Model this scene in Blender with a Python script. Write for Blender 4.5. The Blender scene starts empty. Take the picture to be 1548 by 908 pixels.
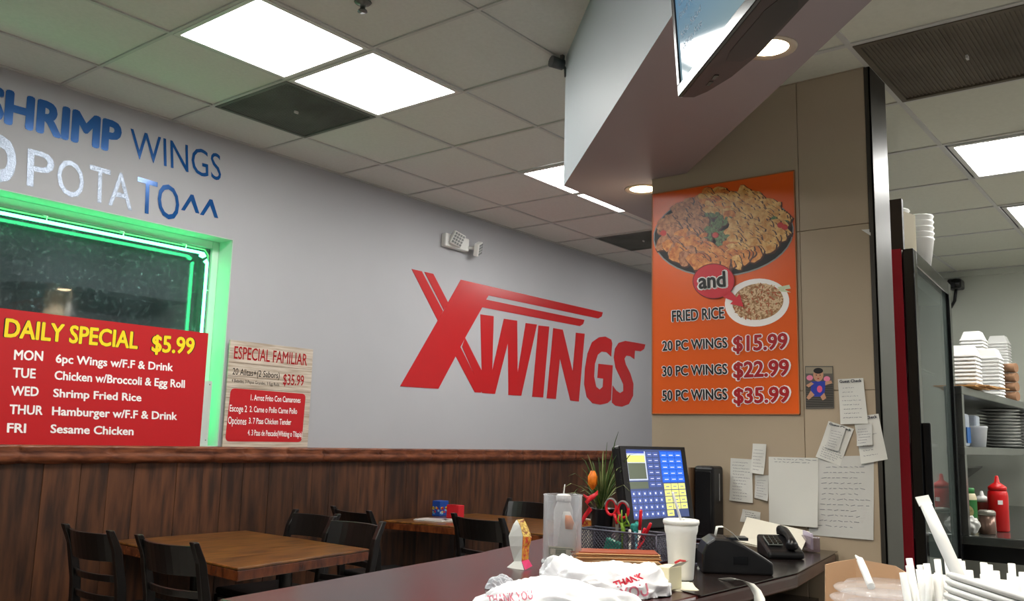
import bpy, bmesh, math, random
from mathutils import Vector, Matrix, noise
from mathutils.bvhtree import BVHTree
from mathutils.geometry import tessellate_polygon
random.seed(7)
R = math.radians
S = bpy.context.scene
COL = S.collection
E = 1.30                      # eye height above the floor (m)

# ------------------------------------------------------------------ camera
FPX, YAW, PIT, ROL = 1349.0, 0.899759, 0.153666, 0.025351
CAM = Vector((0, -4.4464, E))
def cam_axes():
    cy, sy, cp, sp = math.cos(YAW), math.sin(YAW), math.cos(PIT), math.sin(PIT)
    F = Vector((sy*cp, cy*cp, sp)); Rt = Vector((cy, -sy, 0)); U = Rt.cross(F)
    c, s = math.cos(ROL), math.sin(ROL)
    return F, c*Rt + s*U, -s*Rt + c*U
CF, CR, CU = cam_axes()
cd = bpy.data.cameras.new('camera'); co = bpy.data.objects.new('camera', cd); COL.objects.link(co)
cd.sensor_fit = 'HORIZONTAL'; cd.sensor_width = 36; cd.lens = FPX/1548*36
cd.clip_start = 0.02; cd.clip_end = 100
m = Matrix.Identity(4)
for i in range(3):
    m[i][0], m[i][1], m[i][2], m[i][3] = CR[i], CU[i], -CF[i], CAM[i]
co.matrix_world = m
S.camera = co

# ------------------------------------------------------------------ world, exposure
w = bpy.data.worlds.new('world'); S.world = w; w.use_nodes = True
w.node_tree.nodes['Background'].inputs[0].default_value = (0.03, 0.05, 0.06, 1)
w.node_tree.nodes['Background'].inputs[1].default_value = 0.35
S.view_settings.view_transform = 'Standard'; S.view_settings.look = 'None'
S.view_settings.gamma = 1; S.view_settings.exposure = 1.1; S.view_settings.use_curve_mapping = False
PANEL = 11.0                   # emission of the ceiling panels
NEON = 7.0                    # emission of the neon tubes
CAN = 14.0                    # emission of the can lamps
CANW = 34.0                   # watts of each can lamp

# ------------------------------------------------------------------ pixel -> point on a real plane of the room
def ray(x, y): return CF + CR*((x-774)/FPX) - CU*((y-454)/FPX)
def PZ(x, y, z): d = ray(x, y); return CAM + d*((z-CAM.z)/d.z)
def PY(x, y, Y=0.0): d = ray(x, y); return CAM + d*((Y-CAM.y)/d.y)
def PX(x, y, X): d = ray(x, y); return CAM + d*((X-CAM.x)/d.x)
def PD(x, y, t): return CAM + ray(x, y).normalized()*t
def V(*a): return Vector(a)

# ------------------------------------------------------------------ materials
def lin(c): return tuple((v/12.92 if v <= .04045 else ((v+.055)/1.055)**2.4) for v in [k/255 for k in c])
MATS = {}
def mat(name, rgb, rough=.5, metal=0, spec=.5, var=0, scale=8, stretch=(1,1,1), bump=0, coat=0, emit=None, es=0,
        trans=0, ior=1.45, rgb2=None, perobj=0, alpha=1, coatr=.05, detail=4):
    if name in MATS: return MATS[name]
    m = bpy.data.materials.new(name); m.use_nodes = True; nt = m.node_tree; b = nt.nodes['Principled BSDF']
    c = lin(rgb)+(1,)
    b.inputs['Base Color'].default_value = c
    b.inputs['Roughness'].default_value = rough; b.inputs['Metallic'].default_value = metal
    b.inputs['Specular IOR Level'].default_value = spec; b.inputs['IOR'].default_value = ior
    b.inputs['Coat Weight'].default_value = coat; b.inputs['Coat Roughness'].default_value = coatr
    b.inputs['Transmission Weight'].default_value = trans; b.inputs['Alpha'].default_value = alpha
    if emit is not None:
        b.inputs['Emission Color'].default_value = lin(emit)+(1,); b.inputs['Emission Strength'].default_value = es
    if var or rgb2 or bump or perobj:
        tc = nt.nodes.new('ShaderNodeTexCoord'); mp = nt.nodes.new('ShaderNodeMapping'); mp.inputs['Scale'].default_value = stretch
        nz = nt.nodes.new('ShaderNodeTexNoise'); nz.inputs['Scale'].default_value = scale; nz.inputs['Detail'].default_value = detail
        oi = nt.nodes.new('ShaderNodeObjectInfo')
        nt.links.new(tc.outputs['Object'], mp.inputs[0]); 
        ad = nt.nodes.new('ShaderNodeVectorMath'); ad.operation = 'ADD'
        sc = nt.nodes.new('ShaderNodeMath'); sc.operation = 'MULTIPLY'; sc.inputs[1].default_value = 37.0 if perobj else 0.0
        nt.links.new(oi.outputs['Random'], sc.inputs[0])
        nt.links.new(mp.outputs[0], ad.inputs[0]); nt.links.new(sc.outputs[0], ad.inputs[1])
        nt.links.new(ad.outputs[0], nz.inputs['Vector'])
        if var or rgb2:
            mx = nt.nodes.new('ShaderNodeMix'); mx.data_type = 'RGBA'
            c2 = lin(rgb2)+(1,) if rgb2 else tuple(v*(1-var) for v in c[:3])+(1,)
            mx.inputs[6].default_value = c; mx.inputs[7].default_value = c2
            rp = nt.nodes.new('ShaderNodeMapRange'); rp.inputs[1].default_value = .35; rp.inputs[2].default_value = .65
            nt.links.new(nz.outputs[0], rp.inputs[0]); nt.links.new(rp.outputs[0], mx.inputs[0])
            out = mx.outputs[2]
            if perobj:
                hs = nt.nodes.new('ShaderNodeHueSaturation')
                mr = nt.nodes.new('ShaderNodeMapRange'); mr.inputs[3].default_value = 1-perobj; mr.inputs[4].default_value = 1+perobj
                nt.links.new(oi.outputs['Random'], mr.inputs[0]); nt.links.new(mr.outputs[0], hs.inputs['Value'])
                nt.links.new(out, hs.inputs['Color']); out = hs.outputs[0]
            nt.links.new(out, b.inputs['Base Color'])
        if bump:
            bp = nt.nodes.new('ShaderNodeBump'); bp.inputs['Strength'].default_value = bump; bp.inputs['Distance'].default_value = .01
            nt.links.new(nz.outputs[0], bp.inputs['Height']); nt.links.new(bp.outputs[0], b.inputs['Normal'])
    MATS[name] = m; return m
def emis(name, rgb, s):
    if name in MATS: return MATS[name]
    m = bpy.data.materials.new(name); m.use_nodes = True; nt = m.node_tree; nt.nodes.clear()
    o = nt.nodes.new('ShaderNodeOutputMaterial'); e = nt.nodes.new('ShaderNodeEmission')
    e.inputs[0].default_value = lin(rgb)+(1,); e.inputs[1].default_value = s
    nt.links.new(e.outputs[0], o.inputs[0]); MATS[name] = m; return m
def clear(name, rgb=(235, 240, 245), a=.12, rough=.05, edge=.5):
    """thin clear plastic: mostly transparent with a glossy film"""
    if name in MATS: return MATS[name]
    m = bpy.data.materials.new(name); m.use_nodes = True; nt = m.node_tree; nt.nodes.clear()
    o = nt.nodes.new('ShaderNodeOutputMaterial'); t = nt.nodes.new('ShaderNodeBsdfTransparent'); t.inputs[0].default_value = (.96, .96, .97, 1)
    g = nt.nodes.new('ShaderNodeBsdfPrincipled'); g.inputs['Base Color'].default_value = lin(rgb)+(1,); g.inputs['Roughness'].default_value = rough
    lw = nt.nodes.new('ShaderNodeLayerWeight'); lw.inputs[0].default_value = .35
    mr = nt.nodes.new('ShaderNodeMapRange'); mr.inputs[3].default_value = a; mr.inputs[4].default_value = min(1, a+edge)
    nt.links.new(lw.outputs['Facing'], mr.inputs[0])
    x = nt.nodes.new('ShaderNodeMixShader'); nt.links.new(mr.outputs[0], x.inputs[0])
    nt.links.new(t.outputs[0], x.inputs[1]); nt.links.new(g.outputs[0], x.inputs[2]); nt.links.new(x.outputs[0], o.inputs[0])
    MATS[name] = m; return m

M_wall = mat('grey_wall_paint', (173, 173, 176), .55, var=.03, scale=2, bump=.02)
M_plank = mat('stained_wood', (90, 55, 34), .5, rgb2=(46, 28, 19), scale=5, stretch=(5, 5, .6), bump=.25, perobj=.3, detail=8)
M_rail = mat('rail_wood', (132, 76, 48), .4, rgb2=(82, 42, 26), scale=7, stretch=(1.2, 3, 5), bump=.35, detail=7)
M_tile = mat('ceiling_tile', (212, 212, 206), .85, var=.05, scale=60, bump=.08, perobj=.03)
M_tbar = mat('ceiling_grid', (190, 190, 186), .5)
M_vent = mat('vent_grey', (112, 116, 110), .7, rgb2=(88, 92, 86), scale=3, detail=6)
M_ventk = mat('vent_brown', (104, 96, 82), .7, rgb2=(84, 76, 64), scale=3, detail=6)
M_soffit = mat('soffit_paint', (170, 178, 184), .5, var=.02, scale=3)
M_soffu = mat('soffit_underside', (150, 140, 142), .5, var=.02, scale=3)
M_pillar = mat('beige_wall_panel', (178, 162, 140), .22, var=.04, scale=3, perobj=.015)
M_steel = mat('brushed_steel', (150, 146, 136), .35, metal=.45, var=.15, scale=6, stretch=(1, 1, 12), bump=.05)
M_steeld = mat('dull_steel', (120, 122, 118), .35, metal=.8, var=.2, scale=4)
M_white = mat('white_plastic', (226, 226, 222), .4)
M_foam = mat('white_foam', (238, 238, 234), .6, bump=.05, scale=120)
M_paper = mat('white_paper', (214, 214, 208), .8, var=.03, scale=6)
M_paper2 = mat('thin_paper', (200, 200, 196), .8, var=.04, scale=8)
M_ink = mat('grey_ink', (120, 122, 132), .8)
M_inkd = mat('dark_ink', (40, 42, 60), .8)
M_black = mat('black_plastic', (22, 22, 24), .35, var=.2, scale=5)
M_blackg = mat('black_gloss', (14, 14, 16), .15)
M_chair = mat('black_lacquered_wood', (20, 17, 16), .28, var=.2, scale=6, coat=.3, coatr=.2)
M_seat = mat('black_vinyl', (20, 20, 21), .45)
M_table = mat('varnished_tabletop', (138, 88, 36), .28, rgb2=(74, 42, 15), scale=4, stretch=(1.2, 6, 3), coat=.45, coatr=.08, detail=6)
M_tedge = mat('table_edge_wood', (120, 62, 30), .25, rgb2=(70, 30, 14), scale=9, stretch=(3, 3, 1), coat=.6)
M_counter = mat('cherry_laminate', (66, 26, 26), .26, rgb2=(46, 18, 19), scale=3, spec=.35, coat=.12, coatr=.15)
M_counterb = mat('dark_laminate', (30, 22, 20), .25, rgb2=(20, 15, 14), scale=6, coat=.4, coatr=.15)
M_floor = mat('floor_tile', (150, 142, 132), .35, var=.2, scale=3)  # base colour raised so the floor bounces light to the ceiling
M_red = mat('red_vinyl', (184, 22, 26), .3, coat=.5, coatr=.2, bump=.01, scale=20)
M_signred = mat('sign_red', (186, 26, 32), .35)
M_yellow = mat('print_yellow', (240, 214, 30), .4)
M_pwhite = mat('print_white', (246, 242, 238), .4)
M_pblack = mat('print_black', (24, 20, 20), .4)
M_darkred = mat('print_dark_red', (168, 18, 24), .4)
M_orange = mat('print_orange', (232, 98, 30), .25, var=.06, scale=1.5)
M_blue = mat('blue_foil_vinyl', (18, 84, 152), .2, metal=.3, coat=.5, coatr=.1, bump=.03, scale=60)
M_glare = mat('vinyl_painted_glare', (150, 160, 176), .34, metal=.5, coat=.12, coatr=.25, bump=.25, scale=120)  # ceiling light glare on blue vinyl, painted as a pale grey base
M_frame = mat('white_frame_paint', (205, 215, 208), .4)
M_conc = mat('jamb_paint', (196, 206, 198), .45)
def wire_mat(): return mat('black_wire', (84, 84, 98), .4, metal=.3)

# ------------------------------------------------------------------ mesh builder
class MB:
    def __init__(s): s.v = []; s.f = []; s.m = []; s.sm = []
    def face(s, idx, mi=0, sm=False): s.f.append(list(idx)); s.m.append(mi); s.sm.append(sm)
    def add(s, vs, fs, mi=0, sm=False):
        n = len(s.v); s.v += [Vector(p) for p in vs]
        for f in fs: s.face([n+i for i in f], mi, sm)
        return s
    def box(s, a, b, mi=0):
        x0, y0, z0 = [min(p, q) for p, q in zip(a, b)]; x1, y1, z1 = [max(p, q) for p, q in zip(a, b)]
        return s.add([(x0,y0,z0),(x1,y0,z0),(x1,y1,z0),(x0,y1,z0),(x0,y0,z1),(x1,y0,z1),(x1,y1,z1),(x0,y1,z1)],
              [(0,3,2,1),(4,5,6,7),(0,1,5,4),(1,2,6,5),(2,3,7,6),(3,0,4,7)], mi)
    def obox(s, c, ux, uy, uz, mi=0):
        """oriented box: centre, half-axis vectors"""
        c = Vector(c); vs = []
        for k in (-1, 1):
            for i, j in ((-1,-1),(1,-1),(1,1),(-1,1)): vs.append(c+Vector(ux)*i+Vector(uy)*j+Vector(uz)*k)
        return s.add(vs, [(0,3,2,1),(4,5,6,7),(0,1,5,4),(1,2,6,5),(2,3,7,6),(3,0,4,7)], mi)
    def prism(s, poly, z0, z1, mi=0, mside=None):
        n = len(poly); a = sum(poly[i][0]*poly[(i+1)%n][1]-poly[(i+1)%n][0]*poly[i][1] for i in range(n))
        if a < 0: poly = poly[::-1]
        vs = [(p[0], p[1], z0) for p in poly]+[(p[0], p[1], z1) for p in poly]
        b = len(s.v); s.v += [Vector(p) for p in vs]
        s.face([b+i for i in range(n)][::-1], mi); s.face([b+n+i for i in range(n)], mi)
        for i in range(n): s.face([b+i, b+(i+1)%n, b+n+(i+1)%n, b+n+i], mi if mside is None else mside)
        return s
    def plate(s, pts, nrm, th, mi=0):
        """flat polygon of world points with a thickness along -nrm"""
        nrm = Vector(nrm).normalized(); pts = [Vector(p) for p in pts]; n = len(pts)
        nn = Vector((0,0,0))
        for i in range(n): nn += (pts[i]-pts[0]).cross(pts[(i+1)%n]-pts[0])
        if nn.dot(nrm) < 0: pts = pts[::-1]
        b = len(s.v); s.v += pts+[p-nrm*th for p in pts]
        for t in tessellate_polygon([pts]):
            a_, b_, c_ = t
            if (pts[b_]-pts[a_]).cross(pts[c_]-pts[a_]).dot(nrm) < 0: b_, c_ = c_, b_
            s.face([b+a_, b+b_, b+c_], mi); s.face([b+n+a_, b+n+c_, b+n+b_], mi)
        for i in range(n): s.face([b+i, b+n+i, b+n+(i+1)%n, b+(i+1)%n], mi)
        return s
    def tube(s, path, r, n=8, mi=0, cap=True):
        path = [Vector(p) for p in path]; rs = r if isinstance(r, (list, tuple)) else [r]*len(path)
        b = len(s.v); up = None
        for k, p in enumerate(path):
            t = (path[min(k+1, len(path)-1)]-path[max(k-1, 0)]).normalized()
            if up is None: up = t.orthogonal().normalized()
            up = (up-t*up.dot(t)).normalized(); sd = t.cross(up)
            for i in range(n):
                a = 2*math.pi*i/n; s.v.append(p+(up*math.cos(a)+sd*math.sin(a))*rs[k])
        for k in range(len(path)-1):
            for i in range(n):
                j = (i+1) % n; s.face([b+k*n+i, b+k*n+j, b+(k+1)*n+j, b+(k+1)*n+i], mi, True)
        if cap:
            s.face([b+i for i in range(n)][::-1], mi); s.face([b+(len(path)-1)*n+i for i in range(n)], mi)
        return s
    def lathe(s, prof, n=24, mi=0, c=(0,0,0), axis=None, close=True):
        """profile [(r,z)...] around z through c"""
        c = Vector(c); b = len(s.v); Q = Vector((0,0,1)).rotation_difference(Vector(axis)) if axis else None
        for r, z in prof:
            for i in range(n):
                a = 2*math.pi*i/n; p = Vector((r*math.cos(a), r*math.sin(a), z))
                if Q: p = Q @ p
                s.v.append(c+p)
        for k in range(len(prof)-1):
            for i in range(n):
                j = (i+1) % n; s.face([b+k*n+i, b+k*n+j, b+(k+1)*n+j, b+(k+1)*n+i], mi, True)
        if close:
            if prof[0][0] > 1e-5: s.face([b+i for i in range(n)][::-1], mi)
            if prof[-1][0] > 1e-5: s.face([b+(len(prof)-1)*n+i for i in range(n)], mi)
        return s
    def ribbon(s, path, side, th=.0006, mi=0):
        """strip: path of points, side = half-width vector (or list)"""
        n = len(path); sd = side if isinstance(side, list) else [side]*n; b = len(s.v)
        for k, p in enumerate(path):
            p = Vector(p); t = (Vector(path[min(k+1, n-1)])-Vector(path[max(k-1, 0)])).normalized()
            q = Vector(sd[k]); nn = t.cross(q.normalized())*th
            s.v += [p-q+nn, p+q+nn, p+q-nn, p-q-nn]
        for k in range(n-1):
            for i in range(4):
                j = (i+1) % 4; s.face([b+4*k+i, b+4*k+j, b+4*k+4+j, b+4*k+4+i], mi, i in (0, 2))
        s.face([b, b+3, b+2, b+1], mi); e = b+4*(n-1); s.face([e, e+1, e+2, e+3], mi)
        return s
    def build(s, name, mats, parent=None, loc=None, bevel=0, seg=2, kind=None, label=None, sub=0):
        me = bpy.data.meshes.new(name)
        if loc is not None: off = Matrix.Translation(-Vector(loc))
        elif parent is not None: off = world_of(parent).inverted()
        else: off = Matrix.Identity(4)
        me.from_pydata([off @ p for p in s.v], [], s.f)
        if not isinstance(mats, (list, tuple)): mats = [mats]
        for mm in mats: me.materials.append(mm)
        for p, mi, sm in zip(me.polygons, s.m, s.sm): p.material_index = mi; p.use_smooth = sm
        me.update()
        o = bpy.data.objects.new(name, me); COL.objects.link(o)
        if parent is not None:
            o.parent = parent
            if loc is not None: o.location = world_of(parent).inverted() @ Vector(loc)
        elif loc is not None: o.location = loc
        if bevel:
            bv = o.modifiers.new('bevel', 'BEVEL'); bv.width = bevel; bv.segments = seg; bv.limit_method = 'ANGLE'; bv.angle_limit = R(40)
        if sub:
            ss = o.modifiers.new('sub', 'SUBSURF'); ss.levels = sub; ss.render_levels = sub
        if kind: o['kind'] = kind
        if label: o['label'] = label
        return o
def world_of(o):
    mm = o.matrix_basis.copy()
    while o.parent is not None:
        o = o.parent; mm = o.matrix_basis @ mm
    return mm
def tag(o, label=None, cat=None, group=None, kind=None):
    if label: o['label'] = label
    if cat: o['category'] = cat
    if group: o['group'] = group
    if kind: o['kind'] = kind
    return o
def thing(name, loc, label=None, cat=None, group=None, rz=0, kind=None):
    o = bpy.data.objects.new(name, None); o.empty_display_size = .05; COL.objects.link(o)
    o.location = loc; o.rotation_euler = (0, 0, rz)
    return tag(o, label, cat, group, kind)
def copy_tree(o, parent=None):
    c = o.copy(); COL.objects.link(c); c.parent = parent
    for ch in [x for x in bpy.data.objects if x.parent == o]: copy_tree(ch, c)
    return c

# text: three points fix it (baseline left, baseline right, cap-top left)
_cap = {}
def text_mesh(sx, off=0):
    cu = bpy.data.curves.new('tmp', 'FONT'); cu.body = sx; cu.size = 1; cu.offset = off; cu.extrude = .0; cu.resolution_u = 3
    o = bpy.data.objects.new('tmp', cu); COL.objects.link(o)
    dg = bpy.context.evaluated_depsgraph_get(); me = bpy.data.meshes.new_from_object(o.evaluated_get(dg))
    vs = [v.co.copy() for v in me.vertices]; fs = [tuple(p.vertices) for p in me.polygons]
    bpy.data.objects.remove(o); bpy.data.curves.remove(cu); bpy.data.meshes.remove(me)
    return vs, fs
def text_into(mb, sx, A, B, T, lift, mi=0, off=0):
    """A,B baseline ends, T point of the cap top above A; lift vector off the surface; off thickens the strokes"""
    A, B, T = Vector(A), Vector(B), Vector(T); lift = Vector(lift)
    vs, fs = text_mesh(sx, min(off, 0)); x0 = min(p.x for p in vs); x1 = max(p.x for p in vs); cap = .729
    U = (B-A)/(x1-x0); W = (T-A)/cap; k = 1.0
    if off > 0: U = U*((x1-x0)-(2*off if mi == 0 else 0))/(x1-x0)
    sh = [(0, 0)]
    if off > 0:
        n = 8; sh = [(0, 0)]+[(off*math.cos(2*math.pi*i/n), off*.8*math.sin(2*math.pi*i/n)) for i in range(n)]
        if mi == 0: sh = [(a+off, b) for a, b in sh]
    for j, (dx, dy) in enumerate(sh):
        L = lift*(1+.0008*j)+lift.normalized()*.000004*j
        mb.add([A+U*(p.x-x0+dx)+W*(p.y+dy)+L for p in vs], fs, mi)
def decal_text(parent, sx, A, B, T, nrm, m, off=.0, lift=.0012, outline=None, ooff=.04, name='lettering', label=None):
    nrm = Vector(nrm)
    if outline is not None:
        mb = MB(); text_into(mb, sx, A, B, T, nrm*(lift*.6), 1, max(off, 0)+ooff)
        mb.m = [0]*len(mb.m); o = mb.build(name+'_outline', outline, parent); 
    mb = MB(); text_into(mb, sx, A, B, T, nrm*lift, 0, off)
    return mb.build(name, m, parent, label=label)

def clip(poly, nx, ny, d):
    """keep nx*x+ny*y<=d"""
    out = []
    for i in range(len(poly)):
        p, q = poly[i], poly[(i+1) % len(poly)]; a = nx*p[0]+ny*p[1]-d; b = nx*q[0]+ny*q[1]-d
        if a <= 0: out.append(p)
        if (a < 0 < b) or (b < 0 < a):
            t = a/(a-b); out.append((p[0]+(q[0]-p[0])*t, p[1]+(q[1]-p[1])*t))
    return out
def area(poly): return abs(sum(poly[i][0]*poly[(i+1)%len(poly)][1]-poly[(i+1)%len(poly)][0]*poly[i][1] for i in range(len(poly))))/2 if len(poly) > 2 else 0

# ================================================================== STRUCTURE
HC = E+1.692; HK = E+1.381; HS = E+1.10
SL, SR = 5.358, 6.013          # soffit sides: x-y = const
PXF = 3.225; PYL, PYR = -2.626, -3.527     # pillar face
o = MB().box((-3.2, -7.2, -.1), (9.2, .4, 0)).build('floor', M_floor); tag(o, 'tiled restaurant floor, lightened to bounce light upward', kind='structure')

# ---- left wall (grey, Y=0) with window opening, wainscot below
WX0, WX1, WZ0, WZ1 = .55, 2.975, E-.085, E+1.106
RAILT, RAILB = E-.085, E-.172
wl = thing('wall_left', (0, 0, 0), 'grey painted dining wall with wood wainscot', kind='structure')
mb = MB()
mb.box((-3.2, 0, WZ0), (WX0, .2, HC+.1)); mb.box((WX1, 0, WZ0), (9.2, .2, HC+.1)); mb.box((WX0, 0, WZ1), (WX1, .2, HC+.1)); mb.box((-3.2, 0, 0), (9.2, .2, WZ0))
mb.build('plaster', M_wall, wl)
# wainscot planks, each its own board
rnd = random.Random(3); x = -1.0; 
widths = []
while x < 8.4:
    wd = rnd.choice([.12, .16, .2, .14, .24, .18]); d = .018+rnd.uniform(-.002, .003)
    b = MB().box((x+.0007, -d, .1), (x+wd-.0007, -.001, RAILB+.01)).build('plank', M_plank, wl, loc=(x+wd/2, -.01, .6), bevel=.002, seg=1)
    x += wd
# base board and chair rail (carved log rail with bark cuts)
tr = MB(); nseg = 420; prof = [(-.001, RAILT-.002), (-.048, RAILT+.001), (-.056, RAILT-.012), (-.04, RAILT-.03), (-.052, RAILT-.046), (-.05, RAILT-.07), (-.034, RAILB), (-.001, RAILB)]
cuts = [(-1+.26*i+rnd.uniform(-.06, .06)) for i in range(38)]
b0 = len(tr.v)
for k in range(nseg+1):
    X = -1+k*9.6/nseg
    dd = min(abs(X-c) for c in cuts); notch = .014*math.exp(-(dd/.012)**2)
    for j, (yy, zz) in enumerate(prof):
        nn = noise.noise(Vector((X*9, j*.9, 3)))*.006+noise.noise(Vector((X*30, j*1.7, 9)))*.003
        yv = yy if j in (0, 7) else yy+nn+notch
        zv = zz+(nn*.5 if j not in (0, 1, 7) else 0)
        tr.v.append(Vector((X+(.012*math.sin(j*2.1) if 0 < k < nseg else 0), yv, zv)))
for k in range(nseg):
    for j in range(7): a = b0+k*8+j; tr.face([a, a+1, a+9, a+8], 0, j not in (0, 6))
tr.face([b0+j for j in range(8)]); tr.face([b0+nseg*8+j for j in range(8)][::-1])
o = tr.build('trim_1', M_rail); tag(o, 'reddish brown carved wooden chair rail with rough bark cuts', kind='structure')
o = MB().box((-1, -.03, 0), (8.4, -.001, .1)).build('baseboard_left', M_black, bevel=.004); tag(o, 'dark baseboard under the wainscot', kind='structure')

# other walls (behind the camera, ends, kitchen)
M_kwall = mat('kitchen_wall_paint', (196, 200, 188), .6, var=.03, scale=2)
for nm, a, b, mt, lb in (('wall_back', (-3.2, -7.2, 0), (-3.0, 0, HC+.1), M_wall, 'grey wall behind the camera'),
                     ('wall_right', (-3.0, -7.2, 0), (7.6, -7.0, HC+.1), M_wall, 'grey wall on the far right side'),
                     ('wall_far', (9.0, -2.53, 0), (9.2, 0, HC+.1), M_wall, 'grey wall at the far end of the dining room'),
                     ('wall_kitchen', (7.57, -7.0, 0), (7.77, -2.63, HC+.1), M_kwall, 'pale grey green kitchen back wall'),
                     ('wall_partition', (3.40, -2.63, 0), (9.0, -2.53, HC+.1), M_wall, 'partition between dining room and kitchen')):
    o = MB().box(a, b).build(nm, mt); tag(o, lb, kind='structure')

# ---- window with frame, dark glass, jambs
wn = thing('window_1', ((WX0+WX1)/2, .1, WZ0), 'dark window in a green lit recess with neon tubes', kind='structure')
mb = MB(); mb.box((WX1-.004, .001, WZ0), (WX1, .2, WZ1)); mb.box((WX0, .001, WZ0), (WX0+.004, .2, WZ1)); mb.box((WX0, .001, WZ1-.004), (WX1, .2, WZ1)); mb.box((WX0, .001, WZ0), (WX1, .2, WZ0+.004))
mb.build('jamb', M_conc, wn)
mb = MB(); fw = .045
mb.box((WX0+.004, .13, WZ0+.004), (WX0+.004+fw, .18, WZ1-.004)); mb.box((WX1-.004-fw, .13, WZ0+.004), (WX1-.004, .18, WZ1-.004))
mb.box((WX0+.004+fw, .13, WZ1-.004-fw), (WX1-.004-fw, .18, WZ1-.004)); mb.box((WX0+.004+fw, .13, WZ0+.004), (WX1-.004-fw, .18, WZ0+.004+fw))
mb.build('window_frame', M_frame, wn, bevel=.004)
mg = bpy.data.materials.new('reflection_speckle_glass'); mg.use_nodes = True; nt = mg.node_tree; nt.nodes.clear()
o_ = nt.nodes.new('ShaderNodeOutputMaterial'); t_ = nt.nodes.new('ShaderNodeBsdfTransparent'); t_.inputs[0].default_value = (.55, .62, .64, 1)
g_ = nt.nodes.new('ShaderNodeBsdfGlossy'); g_.inputs['Roughness'].default_value = .03; fr = nt.nodes.new('ShaderNodeFresnel'); fr.inputs[0].default_value = 1.7
mx_ = nt.nodes.new('ShaderNodeMixShader'); nt.links.new(fr.outputs[0], mx_.inputs[0]); nt.links.new(t_.outputs[0], mx_.inputs[1]); nt.links.new(g_.outputs[0], mx_.inputs[2])
d_ = nt.nodes.new('ShaderNodeBsdfDiffuse'); d_.inputs[0].default_value = (.26, .38, .40, 1); mx2 = nt.nodes.new('ShaderNodeMixShader')  # teal noise speckle paints frosty reflections into the pane
tc = nt.nodes.new('ShaderNodeTexCoord'); n1 = nt.nodes.new('ShaderNodeTexNoise'); n1.inputs['Scale'].default_value = 38; n1.inputs['Detail'].default_value = 8; n1.inputs['Roughness'].default_value = .75
n2 = nt.nodes.new('ShaderNodeTexNoise'); n2.inputs['Scale'].default_value = 3
mrr = nt.nodes.new('ShaderNodeMapRange'); mrr.inputs[1].default_value = .53; mrr.inputs[2].default_value = .68; mrr.inputs[3].default_value = .16; mrr.inputs[4].default_value = .8
mm_ = nt.nodes.new('ShaderNodeMath'); mm_.operation = 'MULTIPLY'
nt.links.new(tc.outputs['Object'], n1.inputs[0]); nt.links.new(tc.outputs['Object'], n2.inputs[0])
nt.links.new(n1.outputs[0], mrr.inputs[0]); nt.links.new(mrr.outputs[0], mm_.inputs[0]); nt.links.new(n2.outputs[0], mm_.inputs[1])
nt.links.new(mm_.outputs[0], mx2.inputs[0]); nt.links.new(mx_.outputs[0], mx2.inputs[1]); nt.links.new(d_.outputs[0], mx2.inputs[2]); nt.links.new(mx2.outputs[0], o_.inputs[0])
MB().box((WX0+.05, .150, WZ0+.05), (WX1-.05, .156, WZ1-.05)).build('pane', mg, wn)
# dark outside behind the glass
M_out = mat('night_masonry', (60, 78, 82), .9, rgb2=(34, 46, 50), scale=5, detail=6)
o = MB().box((-1, 1.4, 0), (6, 1.5, 4)).build('wall_outside', M_out); tag(o, 'dark outside wall beyond the window', kind='structure')

# ---- dining ceiling: slab, T-bar grid, separate tiles
TT = .61; GX0 = 3.133-10*TT; GY0 = -.399
cl = thing('ceiling', (0, 0, HC), 'suspended ceiling of grey mineral tiles in a metal grid', kind='structure')
# slab in one polygon
mb = MB(); mb.prism([(-3.2, .2), (9.2, .2), (9.2, -2.6), (3.5, -2.6), (3.10, -2.258), (SL-7.2, -7.2), (-3.2, -7.2)], HC+.05, HC+.1); mb.build('deck', M_black, cl)
def dining_pieces(poly):
    """clip a cell to the dining area: left of the soffit, or in front of the partition"""
    a = clip(poly, 0, -1, 2.258)                # y >= -2.258
    b = clip(clip(poly, 0, 1, -2.258), 1, -1, SL)  # y<=-2.258, x-y<=SL
    c = clip(clip(clip(poly, 0, 1, -2.258), 0, -1, 2.63), -1, 1, -SR-.1)   # strip beyond the soffit up to the partition
    return [p for p in (a, b) if area(p) > .001]
lightcells = {(8, 2), (9, 2), (12, 2), (13, 2), (4, 2), (5, 2), (4, 6), (5, 6), (16, 2)}
ventcells = {(9, 1), (15, 1)}
nx = 20; ny = 11; g = .008
rowsY = [0, GY0]+[GY0-TT*k for k in range(1, 11)]
tile_mesh = None
for i in range(0, nx):
    X0 = GX0+i*TT; X1 = X0+TT
    if X0 > 8.9: continue
    for j in range(0, 11):
        if (i, j) in lightcells or (i, j) in ventcells: continue
        Y1 = rowsY[j]; Y0 = rowsY[j+1]
        cell = [(X0+g, Y0+g), (X1-g, Y0+g), (X1-g, Y1-(g if j else 0)), (X0+g, Y1-(g if j else 0))]
        cell = clip(clip(cell, -1, 0, 3.0), 1, 0, 8.99)
        if area(cell) < .002: continue
        ps = dining_pieces(cell)
        full = len(ps) == 1 and abs(area(ps[0])-(TT-2*g)**2) < 1e-6
        cx, cy = (X0+X1)/2, (Y0+Y1)/2; dz = rnd.uniform(0, .003)
        if full:
            if tile_mesh is None:
                o = MB().prism([(p[0]-cx, p[1]-cy) for p in ps[0]], 0, .015).build('ceiling_tile', M_tile); tile_mesh = o.data
            else:
                o = bpy.data.objects.new('ceiling_tile', tile_mesh); COL.objects.link(o)
            o.parent = cl; o.location = (cx, cy, .004+dz)
        else:
            for p in ps: MB().prism(p, HC+.004, HC+.019).build('ceiling_tile', M_tile, cl, loc=(cx, cy, HC))
mb = MB()
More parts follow.
